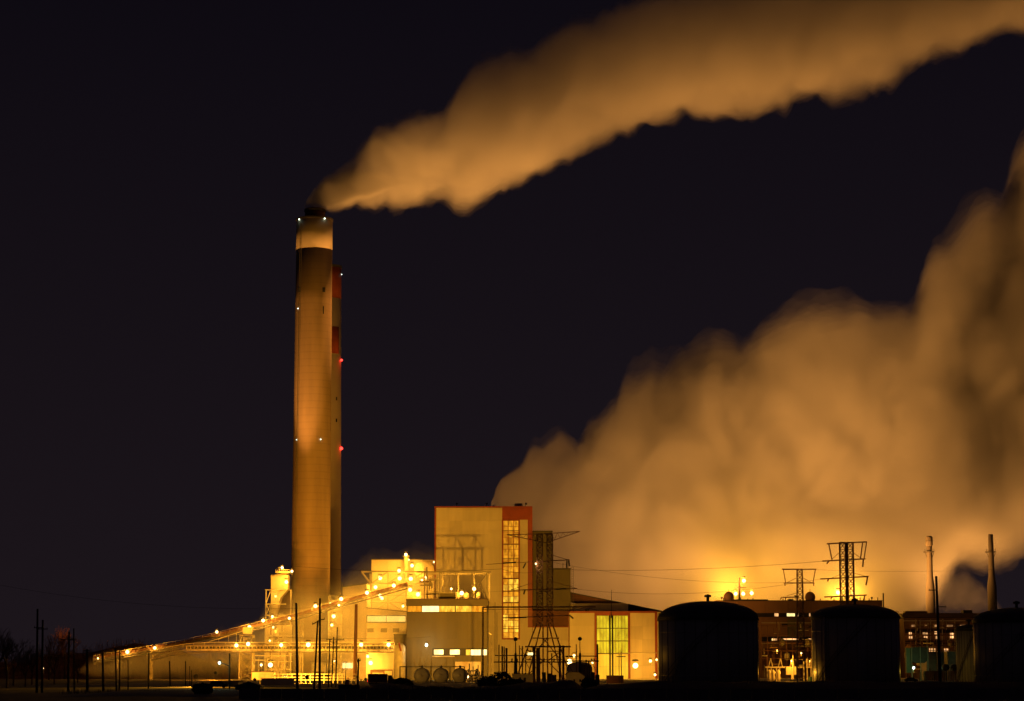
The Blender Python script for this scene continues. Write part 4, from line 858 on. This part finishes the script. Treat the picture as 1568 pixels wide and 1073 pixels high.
pole(453.7, 923, 455.5, 1064, 'tall leaning pole crossing the left edge of the chimney', r=.19)
pole(486.5, 950, 480.5, 1064, 'pole with a bent head, left of the straight pole before the chimney', [(478, 956, 489, 950), (489.5, 949, 497, 948)], r=.15)
pole(490, 916, 489.5, 1064, 'tallest straight pole before the chimney, close to the bent-headed pole', r=.19)
pole(505, 978, 502.5, 1052, 'leftmost of three slim poles before the stair tower', [(500, 979, 509, 979)], r=.14)
pole(511, 975, 508, 1052, 'middle of three slim poles before the stair tower', [(506, 983, 515, 983)], r=.15)
pole(516.5, 960, 514, 1052, 'right of three slim poles before the stair tower, with a wide crossarm', [(510, 979.5, 527, 979.5)], r=.15)
pole(549, 1008, 547.5, 1062, 'short dark pole in front of the black container', [(547, 1013, 552, 1011)], r=.16)
pole(530, 1014, 529, 1045, 'small thin post left of the tall column before the pale hall', r=.1, D=640)
pole(57.5, 932, 56, 1070, 'tallest pole of the far left pair', [(52, 961, 67, 961)], r=.2, D=420)
pole(65.5, 949, 64, 1070, 'shorter pole of the far left pair', [(58, 963, 73, 963)], r=.2, D=420)
pole(106, 967, 104, 1070, 'left pole of the second pair from the left', [(93, 979, 112, 978)], r=.2, D=440)
pole(113, 962, 113.5, 1070, 'taller slim pole of the second pair from the left', [(106, 980, 117, 979)], r=.14, D=440)
pole(133.5, 994, 133.5, 1070, 'solid dark pole just left of where the lit conveyor begins', [(128, 996, 138, 996)], r=.24, D=440)
pole(157, 1000, 158, 1070, 'dark pole right where the lit conveyor begins', [(152, 1001, 162, 1001)], r=.22, D=450)
pole(176.5, 992, 178, 1070, 'slim dark pole beside the white-topped post', r=.16, D=450)
pole(183.5, 996, 182.5, 1068, 'second slim pole right of the white-topped post', r=.16, D=450)
t = thing('marker_post', 'pale topped post between two slim dark poles on the left', 'post', (P(180, 1060, 450).x, 450, 0)); ob('post', M().bar((P(180, 1060, 450).x, 450, 0), P(180, 1026, 450), .12), paleste, t); ob('cap', ico(P(180, 1025, 450), .2), pw, t)
pole(196, 1010, 196, 1066, 'thin dark pole under the brightest far left conveyor lamp', r=.11, D=480)
pole(228, 1000, 227, 1064, 'dark pole beside the slim pale trestle', r=.15, D=500)
pole(259.5, 1012, 260.5, 1060, 'dark pole in the middle of the lit brown hillside', r=.17, D=560)
pole(284, 1012, 284, 1058, 'thin pole left of the black square bush', r=.13, D=600)
pole(290.5, 1020, 290.5, 1058, 'faint thin pole above the square bush', r=.1, D=600)
pole(293.5, 1026, 293, 1058, 'shortest faint pole above the square bush', r=.1, D=600)
pole(1433.5, 882, 1440, 1042, 'tall leaning dark pole with one arm each side, before the far block', [(1422, 903.5, 1436, 903.5), (1434, 929, 1449, 929)], r=.26, D=430)
p_ = pole(351.5, 1000, 351.5, 1064, 'pole carrying the green-white street lamp by the green shed', [(337, 1014, 352, 1020)], r=.14, D=430)
def cable(pts, lab, r=.07, sag=.5):
    m = M()
    for a, b in zip(pts, pts[1:]):
        a, b = Vector(a), Vector(b); n = 16; c = [a.lerp(b, k/n)-Vector((0, 0, sag*4*(k/n)*(1-k/n))) for k in range(n+1)]
        for u, v in zip(c, c[1:]): m.bar(u, v, r, 3)
    return tag(ob('power_line', m, wire), lab, 'cable', 'overhead power lines')
cable([P(440, 866, 700), P(768, 871, 715), P(836, 871, 720), P(1260, 859, 620)], 'upper thick wire running from the tall block to the tallest right pylon', .05, 1.2)
cable([P(836, 859, 720), P(1203, 892, 730)], 'thin wire from the tallest pylon to the smaller trapezoid-headed one', .035, 2)
cable([P(884, 902, 720), P(1258, 886, 620)], 'wire sagging low across the orange smoke to the right pylon third arm', .04, 2.5)
cable([P(500, 912, 700), P(768, 905, 718)], 'wire crossing before the brown building roof', .03, .5)
cable([P(490, 930, 365), P(-40, 888, 365)], 'thin faint wire running left from the straight pole', .02, 1.6)
cable([P(440, 976, 420), P(660, 975, 700)], 'thin wire crossing before the pale halls', .03, .3)
cable([P(-20, 990, 420), P(57, 997, 420), P(105, 1003, 440), P(134, 1010, 440)], 'low faint wire strung between the far left poles', .04, .5)
cable([P(1248, 872, 730), P(1800, 850, 640)], 'faint wire running right from the smaller pylon', .03, 2)

# ---------------------------------------------------------------- small foreground things
t = thing('green_shed', 'small green gabled shed near the green-white street lamp', 'shed', (P(379, 1060, 420).x, 420, 0))
ob('wall', M().pprism([(360, 1063), (398.5, 1063), (398.5, 1051), (380, 1045.2), (360, 1051)], 420, 5), greenm, t)
ob('roof', M().pprism([(358.5, 1052), (380, 1044.6), (400, 1051.5), (400, 1050), (380, 1043.4), (358.5, 1050.4)], 419.7, 5.6), mat('green_roof', (.05, .10, .07), .6), t)
for k in range(6): ob('batten', M().pbox(363+6*k, 363.4+6*k, 1052.5, 1062.5, 419.85, .15), greenm, t)
t = thing('container', 'plain black box container beside the short dark pole', 'container', (P(533, 1060, 400).x, 400, 0))
ob('body', M().pbox(518, 548, 1049, 1062.5, 400, 5), dark, t)
for k in range(9): ob('rib', M().pbox(519+3.3*k, 520.2+3.3*k, 1050, 1062, 399.9, .1), dark, t)
ob('lid', M().pbox(517.6, 548.4, 1048.4, 1049, 399.8, 5.4), darkmet, t)
# parked truck
t = thing('parked_truck', 'dark red truck parked before the garage doors of the pale hall', 'truck', (P(585, 1045, 560).x, 560, 0)); D3 = 560
def zz(v): return v
X0 = P(563, 1040, D3).x; X1 = P(593, 1040, D3).x; X2 = P(605, 1040, D3).x
tm_ = mat('truck_paint', (.12, .03, .02), .4)
ob('box_body', M().box(X0, X1, D3, D3+2.4, 1.0, 3.0), tm_, t)
ob('cab', M().prism([(X1+.15, .7), (X2, .7), (X2, 1.7), (X2-.5, 1.9), (X2-.9, 2.7), (X1+.15, 2.7)], D3+.1, 2.2), tm_, t)
ob('windscreen', M().prism([(X2-.85, 1.9), (X2-.55, 1.9), (X2-.95, 2.6), (X2-1.2, 2.6)], D3+.05, 2.3), dark, t)
ob('chassis', M().box(X0+.2, X2-.2, D3+.4, D3+2, .6, .95), darkmet, t)
for x in (X0+.9, X0+2.0, X2-.7):
    for dd in (.1, 2.0):
        ob('wheel', M().hcyl((x, D3+dd, .5), .5, .3, 16, .1), dark, t)
ob('tail_light', M().box(X0-.05, X0, D3+.2, D3+.5, 1.2, 1.5), BULBR, t)
for x, y, D_, lab in ((333, 1052, 520, 'dark small vehicle parked left of the green shed'), (1395, 1040, 760, 'dark vehicle below the green-white lamp on the right')):
    t = thing('parked_car', lab, 'car', (P(x, y, D_).x, D_, 0)); c0 = P(x, y, D_).x
    ob('body', M().prism([(c0-2.2, .35), (c0+2.2, .35), (c0+2.25, .8), (c0+1.5, .95), (c0+.9, 1.5), (c0-1.1, 1.5), (c0-1.8, .95), (c0-2.2, .85)], D_, 1.8), darkmet, t)
    ob('side_window', M().prism([(c0-1.4, .98), (c0+1.2, .98), (c0+.8, 1.4), (c0-1, 1.4)], D_-.03, .05), dark, t)
    for s in (-1.35, 1.35): ob('wheel', M().hcyl((c0+s, D_-.05, .34), .34, .25, 14, .1), dark, t)
for x, lab in ((318, 'leftmost low storage shed roof lit below the trestle'),):
    t = building('low_shed', lab, 322, 365, 1044, 560, 8, steel, cat='shed'); roofline(t, 322, 365, 1044, 560, 8, roofm, .2)
t = thing('crate', 'small red cabinet in front of the stair tower doors', 'cabinet', (P(531.5, 1043, 640).x, 640, 0)); ob('body', M().pbox(529, 534.5, 1041, None, 640, 1), redtrim, t); ob('lid', M().pbox(528.6, 535, 1040.4, 1041, 639.8, 1.4), darkmet, t)

# ---------------------------------------------------------------- lamps
c = 'conveyor'
LAMPS = [
 (150, 1008, 963, 500, 'faint lamp at the far left tip of the long conveyor', .4), (195, 998, 963, 4200, 'brightest lamp on the far left of the long conveyor', .85), (237, 992, 963, 3600, 'second bright lamp along the left of the long conveyor', .7),
 (332, 967.5, 965, 2200, 'lone lamp on a short post above the long conveyor', .7), (382, 960, 962, 5200, 'bright lamp on top of the trestle tower', .85), (403, 950, 962, 4200, 'lamp on the long conveyor left of the bunker tower', .8),
 (417, 944, 962, 2500, 'small lamp at the hopper mouth on the long conveyor', .6), (443, 946.5, 960, 3000, 'lamp below the long conveyor at the chimney edge', .65), (483, 928, 962, 4200, 'lamp on the long conveyor before the chimney, between two dark poles', .85), (522.5, 917, 962, 4200, 'lamp on the long conveyor at the left corner of the pale hall', .85),
 (506, 924, 967, 1800, 'small lamp below the long conveyor on the stair tower', .5), (519, 926.5, 960, 1500, 'small lamp under the long conveyor, below the pale hall corner lamp', .5),
 (562, 907.5, 962, 4500, 'lamp on the long conveyor at the gap between the two pale halls', .85), (603, 896.5, 962, 4500, 'highest lamp along the long conveyor handrail', .85), (582, 912, 968, 3500, 'lamp glowing beneath the long conveyor near its top', .85),
 (362, 988, 946, 3200, 'lamp on the level conveyor just left of the trestle tower', .85), (380, 986, 946, 3500, 'bright lamp on the level conveyor inside the trestle tower', .9), (430.5, 987.5, 946, 3600, 'lamp on the level conveyor before the pipe structure', .8), (472, 987, 946, 5200, 'brightest lamp on the level conveyor, before the chimney', 1.0), (553, 987, 946, 4200, 'lamp on the level conveyor before the wide column', .85), (595, 987, 946, 4500, 'lamp at the right end of the level conveyor', .9),
 (418, 960, 978, 2500, 'lamp in the upper left of the yellow pipe structure', .65), (413, 981, 972, 2500, 'small lamp in the middle of the yellow pipe structure', .55), (400, 1018, 955, 1200, 'left of the two lamps over the flat pale shed', .6), (414, 1018, 955, 2800, 'right, larger of the two lamps over the flat pale shed', 1.1), (437, 1035, 955, 1800, 'low lamp at the right of the yellow pipe structure', .5),
 (432, 869, 983, 3500, 'topmost lamp on the bunker tower platform', .8), (447, 874.5, 983, 3500, 'lamp on the bunker tower platform beside the chimney edge', .75), (438.5, 891, 981, 5000, 'bright wall lamp on the bunker tower housing', 1.0), (422, 913, 982, 1800, 'small lamp on the bunker tower hopper', .5),
 (511, 943.5, 986, 5500, 'big lamp glowing on the stair tower under the long conveyor', 1.1), (508, 957, 986, 3000, 'lamp on the lower stair tower landing', .8), (512, 1012, 975, 800, 'tiny lamp at the foot of the stair tower', .4),
 (563, 1005, 976, 3500, 'upper lamp on the pale hall wall by the garage', .8), (567.5, 1015, 975, 8000, 'glaring lamp beside the garage doors', 1.2),
 (621.5, 849, 1030, 4500, 'topmost lamp on the vent stack of the annex', .95), (626, 857, 1026, 1500, 'small lamp under the topmost annex lamp', .5), (631, 866, 1024, 6000, 'lamp on the annex roof right of the vent stack', 1.0), (611, 874, 1019, 6500, 'lamp at the top beam of the transfer frame', 1.0), (582, 885, 1024, 8000, 'leftmost large floodlight on the annex wall', 1.15), (612, 885.5, 1022, 8000, 'middle large floodlight on the annex wall', 1.2), (629, 886, 1018, 8000, 'right large floodlight on the annex wall', 1.2), (653, 884, 990, 6000, 'floodlight among the roof pipes left of the tall cream block', 1.0), (646, 888, 985, 2500, 'pinkish small lamp left among the roof pipes', .6),
 (628, 903, 1010, 9000, 'upper glaring lamp on the pale chute', 1.2), (640, 910, 1008, 9000, 'lower glaring lamp on the pale chute', 1.3), (575, 899, 1022, 8000, 'wide glare behind the conveyor at the annex left', 1.1), (617, 928, 1014, 4500, 'lamp beneath the transfer frame beside the brown building', .8), (585, 916, 1018, 5000, 'lamp under the left of the transfer frame', .9),
 (664.5, 860.5, 1010, 1500, 'small lamp at the left corner of the tall cream block', .55),
 (691, 901.5, 956, 1500, 'small lamp on the roof box inside the roof frame', .5), (707, 908, 955, 4500, 'large low lamp on the brown building roof', .95), (726, 901.5, 956, 4500, 'bright lamp under the cross brace of the roof frame', .85),
 (973, 1019, 968, 9000, 'biggest lamp at the foot of the turbine hall', 1.3), (996, 1012, 970, 3000, 'medium lamp at the right foot of the turbine hall', .8), (1005.5, 1010, 970, 1500, 'small lamp nearest the broadest tank', .55), (1003, 1033, 965, 1500, 'lowest lamp at the right foot of the turbine hall', .55),
 (872, 1013, 690, 3800, 'white glare behind the rounded shed in the substation', .9), (879, 1004, 700, 1500, 'upper white lamp behind the rounded shed', .5), (716, 1036, 770, 900, 'small lamp right of the horizontal tanks', .5), (907, 1015, 720, 800, 'small reddish lamp left of the turbine hall window', .35),
 (1139, 889, 1218, 9000, 'highest of the bright flares over the ochre roof', 1.7), (1126.5, 909, 1218, 8000, 'left flare on the ochre roof beside the vent mast', 1.6), (1138, 909, 1218, 8000, 'middle flare on the ochre roof below the highest one', 1.6), (1151, 908, 1218, 8000, 'right flare on the ochre roof of the left cluster', 1.6), (1283, 907, 1218, 9000, 'left flare behind the tallest right pylon', 1.7), (1307, 908, 1218, 6000, 'right flare behind the tallest right pylon', 1.4),
 (1227, 1000, 815, 1500, 'tiny lamp above the white switchgear', .3), (1212, 1012, 812, 6000, 'hooded lamp shining on the switchgear between the tanks', .3),
]
for x, y, D, w_, lab, r_ in LAMPS: lamp(x, y, D, w_*(4.5 if y < 912 and x > 1100 else (1.15 if D < 970 else .85)), lab, SODIUM, BULB, r_*(1.5 if D < 970 else 1.25 if x < 1100 else 1.0), foot=min(1.6, 1.2+r_))
lamp(653, 987.5, 940, 2600, 'green-white lamp on the wall of the brown building', (1, .9, .45), BULBW, 1.0, group=None)
lamp(336, 1015, 429, 260, 'green-white street lamp near the green shed', (.65, 1, .7), BULBW, .42, foot=.4, group=None)
lamp(1399, 1022.5, 885, 1000, 'green-white yard lamp right of the second black tank', (.42, 1, .36), BULBW, .85, group=None)
lamp(66, 1023, 600, 40, 'tiny pale lamp far left behind the paired poles', WARM, BULB, .3, group=None)
lamp(1283, 796, 1300, 0, 'tiny red beacon glimmering inside the orange smoke', (1, .1, .05), BULBR, .3, group=None)

# up-lights: floodlights added to brighten chimneys, walls, ground and plumes
def added_flood(p, tgt, watts, ang, lab, col=SODIUM, r=1.5):
    t = thing('floodlight', lab, 'lamp', Vector((p[0], p[1], p[2]-1.2)), 'added fill floodlights'); p = Vector(p); d = (Vector(tgt)-p).normalized()
    ob('housing', M().bar(p-d*.6, p-d*.1, .3, 10, .6), darkmet, t); ob('mount', M().bar(p-d*.6, p-d*.6-Vector((0, 0, 1.4)), .15), galv, t)
    light(t, p+d*1.0, watts, col, .9, ang, tgt); return t
FL = 1
added_flood(P(745, 770, 1040), P(600, 240, 1010), 8.5e5, 80, 'added floodlight on the tall cream block roof aimed at the start of the chimney smoke', PLUMEC)  # added light for the smoke, like the other plume floods below
added_flood(P(700, 770, 1015), P(900, 130, 1010), 1.15e6, 80, 'added floodlight on the tall cream block roof aimed at the middle of the high smoke', PLUMEC)
added_flood(P(1218, 912, 1152), P(1330, 60, 1010), 2.7e6, 60, 'added ochre roof floodlight aimed at the right of the high smoke', PLUMEC)
added_flood(P(850, 925, 1090), P(900, 720, 1240), 7e5, 130, 'added roof floodlight aimed into the left of the great cloud', PLUMEC)
lamp(842, 1047, 572, 4500, 'added low fill lamp on the ground between the two cream huts', SODIUM, BULB, .3, foot=.4, group=None)  # fill lamp added out of sight to brighten the hut walls
added_flood(P(427, 868, 984), P(505, 285, 1010), 7e5, 26, 'added floodlight on the bunker tower platform aimed at the chimney mouth', PLUMEC)
added_flood(P(1105, 915, 1155), P(1090, 700, 1240), 3.3e5, 140, 'added ochre roof floodlight at the left end aimed up into the cloud', PLUMEC)
added_flood(P(1335, 915, 1155), P(1370, 650, 1240), 3e5, 140, 'added ochre roof floodlight at the right end aimed up into the cloud', PLUMEC)
added_flood(P(806, 771, 1062), P(1450, 430, 1235), 2.4e6, 50, 'added floodlight on the tall cream block roof aimed at the tall right cloud', PLUMEC)
added_flood(P(1500, 1036, 1212), P(1545, 480, 1240), 4.5e5, 100, 'added yard floodlight behind the far block aimed up at the right side of the cloud', PLUMEC)
added_flood(P(795, 1036, 835), P(735, 850, 1000), 3.9e5, 66, 'added yard floodlight behind the substation washing the tall cream block')  # from here wash lights added for walls, chimneys and hillside
added_flood(P(390, 1040, 820), P(470, 620, 1010), 1.0e5, 60, 'added yard floodlight washing the tall chimney from the left')
added_flood(P(545, 1036, 800), P(484, 410, 1010), 5.5e5, 36, 'added yard floodlight aimed at the top of the tall chimney')
added_flood(P(585, 1036, 1075), P(514, 800, 1120), 5.0e6, 80, 'added rear floodlight washing the slimmer back chimney')
added_flood(P(890, 1038, 850), P(900, 980, 985), 1.4e5, 110, 'added yard floodlight washing the turbine hall')
added_flood(P(560, 1040, 880), P(540, 980, 990), 1.2e5, 130, 'added yard floodlight washing the pale halls')
added_flood(P(330, 1030, 900), P(200, 1015, 1045), 2.4e5, 120, 'added yard floodlight turned to the wooded hillside', (1, .34, .02))
added_flood(P(500, 1034, 930), P(473, 985, 1000), 1.1e5, 130, 'added yard floodlight at the foot of the tall chimney')
added_flood(P(470, 1037, 690), P(470, 1040, 760), 5e4, 150, 'added yard floodlight over the fence before the chimney')  # this and the next are added to light the ground
added_flood(P(300, 1036, 560), P(230, 1056, 440), 3e4, 140, 'added yard floodlight over the road on the left')
lamp(1207, 1049, 515, 3.5e3, 'hidden lamp added low on the ground between the two largest black tanks', SODIUM, BULB, .3, foot=.6, group=None)  # unseen lamps added behind the embankment to light the tank edges
lamp(1428, 1048, 540, 2e3, 'hidden lamp added low on the ground between the second tank and the low tank', (1, .6, .06), BULB, .3, foot=.6, group=None)

# ---------------------------------------------------------------- smoke
def interp(tab, x):
    if x <= tab[0][0]: return tab[0][1]
    for a, b in zip(tab, tab[1:]):
        if x <= b[0]: return a[1]+(b[1]-a[1])*(x-a[0])/(b[0]-a[0])
    return tab[-1][1]
def plume(name, label, cat, top, bot, x0, x1, D, depthr, shells, seed, nsc, namp, n=170, m=64, col=(.95, .93, .9), minr=1.2, edge=4, layer='smoke_layer', mind=0, maxd=1e9, sway=0, smooth=0):
    root = None
    rings = [(P(x0+(x1-x0)*i/n, interp(top, x0+(x1-x0)*i/n), D), P(x0+(x1-x0)*i/n, interp(bot, x0+(x1-x0)*i/n), D)) for i in range(n+1)]
    N = noise.noise_vector
    K = max(1, n*smooth//1000) if smooth else 0; zs = [a.z for a, b in rings]
    za = [min(zs[i], sum(zs[max(0, i-K):i+K+1])/len(zs[max(0, i-K):i+K+1])) for i in range(n+1)]
    for k, (sc, den) in enumerate(shells):
        q_ = M()
        for i, (a, b) in enumerate(rings):
            if smooth and k: a = Vector((a.x, a.y, za[i]))
            c_ = (a+b)/2; r = max((a.z-b.z)/2, minr); rd = min(max(r*depthr, mind), maxd); e = math.sqrt(max(0, min(1, i/edge, (n-i)/4)))
            if i == 0: e = .5
            if sway: c_ = c_+Vector((0, sway*noise.noise((c_.x/90, seed, 5)), 0)); rd *= 1+.3*noise.noise((c_.x/60, seed, 9))
            for j in range(m):
                ph = 2*math.pi*j/m; p = Vector((0, math.cos(ph)*rd, math.sin(ph)*r)); s0 = (c_+p)/nsc+Vector((seed, 0, 0)); s = s0+Vector((k*.07, 0, k*.09)); L = min(1, r/(nsc*.6))
                d = N(s)*.8+N(s*2.2)*.5+N(s*4.6)*.3+N(s*9.5)*.17
                # rounded puffs: ridged noise pushed outward, crevices between them
                pf = (abs(noise.noise(s0*1.1))+abs(noise.noise(s0*2.3+Vector((7, 3, 1))))*.55+abs(noise.noise(s0*4.9))*.3)-.38
                out = Vector((0, p.y/max(rd, .1), p.z/max(r, .1)))
                q_.v.append(tuple(c_+p*e*(1+(sc-1)*1.0)+(d*namp+out*pf*namp*1.9)*L*e*nsc))
        for i in range(n):
            for j in range(m): q_.f.append((i*m+j, i*m+(j+1) % m, (i+1)*m+(j+1) % m, (i+1)*m+j))
        q_.f.append(tuple(reversed(range(m)))); q_.f.append(tuple(range(n*m, (n+1)*m)))
        o = ob(name if root is None else layer, q_, volmat(name, den, col), root, kind='stuff')
        if root is None: root = o; o['label'] = label; o['category'] = cat
    return root
top1 = [(466,314),(470,304),(480,291),(500,270),(540,245),(575,203),(620,184),(680,168),(700,137),(730,107),(790,87),(815,80),(850,57),(900,35),(960,14),(1010,-5),(1100,-35),(1300,-80),(1568,-150),(1800,-220)]
bot1 = [(467,322),(480,323),(500,323),(560,319),(600,322),(640,321),(655,309),(680,300),(700,305),(725,302),(760,296),(800,281),(830,262),(850,247),(900,226),(940,211),(975,196),(1010,190),(1035,182),(1048,172),(1075,173),(1150,175),(1200,162),(1215,145),(1300,140),(1350,130),(1400,105),(1450,80),(1500,62),(1568,45),(1800,-20)]
SHELLS = [(1.07, .003), (1.035, .005), (1.0, .008), (.96, .010), (.92, .012), (.86, .012)]
plume('smoke_plume', 'long orange-lit smoke plume drifting right from the tall chimney mouth', 'smoke', top1, bot1, 467, 1780, 1010, .8, SHELLS, 3, 26, .17, 300, 80)
topc = [(466,314),(470,304),(480,292),(500,273),(540,258),(580,262),(620,276)]; botc = [(467,322),(500,322),(540,312),(580,297),(620,282)]
core = plume('smoke_core', '', '', topc, botc, 466, 620, 1010, .8, [(1.12, .03), (.97, .06), (.75, .08)], 3, 26, .09, 80, 48, edge=1)
for c_ in [core]+list(core.children):
    c_.parent = bpy.data.objects['smoke_plume']
    for q_ in ('label', 'category'):
        if q_ in c_: del c_[q_]
top2 = [(752,765),(760,740),(800,720),(815,692),(840,680),(880,685),(905,650),(940,620),(965,580),(1000,550),(1030,535),(1060,545),(1100,530),(1150,525),(1190,490),(1230,460),(1290,452),(1340,470),(1388,466),(1406,438),(1434,384),(1472,340),(1510,320),(1540,305),(1555,270),(1568,230),(1620,150),(1750,50),(1900,0)]
bot2 = [(752,778),(790,800),(815,850),(840,930),(870,985),(1300,985),(1380,975),(1420,930),(1455,872),(1480,864),(1520,868),(1568,840),(1700,780),(1900,700)]
plume('steam_cloud', 'great orange-lit steam cloud billowing up behind the plant to the right edge', 'steam', top2, bot2, 752, 1900, 1240, .42, [(1.05, .003), (1.03, .005), (1.005, .007), (.98, .010), (.95, .013), (.91, .016)], 11, 46, .15, 300, 110, layer='steam_layer', mind=20, maxd=48, sway=30, smooth=80)
top3 = [(1385,935),(1410,890),(1440,868),(1480,868),(1505,890),(1530,925),(1540,935)]
bot3 = [(1385,940),(1540,940)]
plume('steam_puff', 'dim brown steam puff between the two slender stacks', 'steam', top3, bot3, 1385, 1540, 1200, .8, [(1.1, .0015), (.95, .002), (.75, .002)], 21, 14, .2, 60, 32, layer='steam_layer')
top5 = [(120,1020),(150,1008),(240,996),(330,982),(400,962),(420,930),(450,905),(520,900),(560,875),(625,862),(672,870),(690,890)]
bot5 = [(120,1036),(690,1036)]
plume('lamp_glow_steam', 'thin steam added to make a glow round the lamps of the conveyors', 'steam', top5, bot5, 125, 690, 975, 1.0, [(1.35, .0008), (1.2, .0012), (1.05, .0018), (.9, .0024), (.7, .003)], 31, 14, .22, 80, 32, layer='steam_layer', mind=26)  # thin volume added so the conveyor lamps show a halo
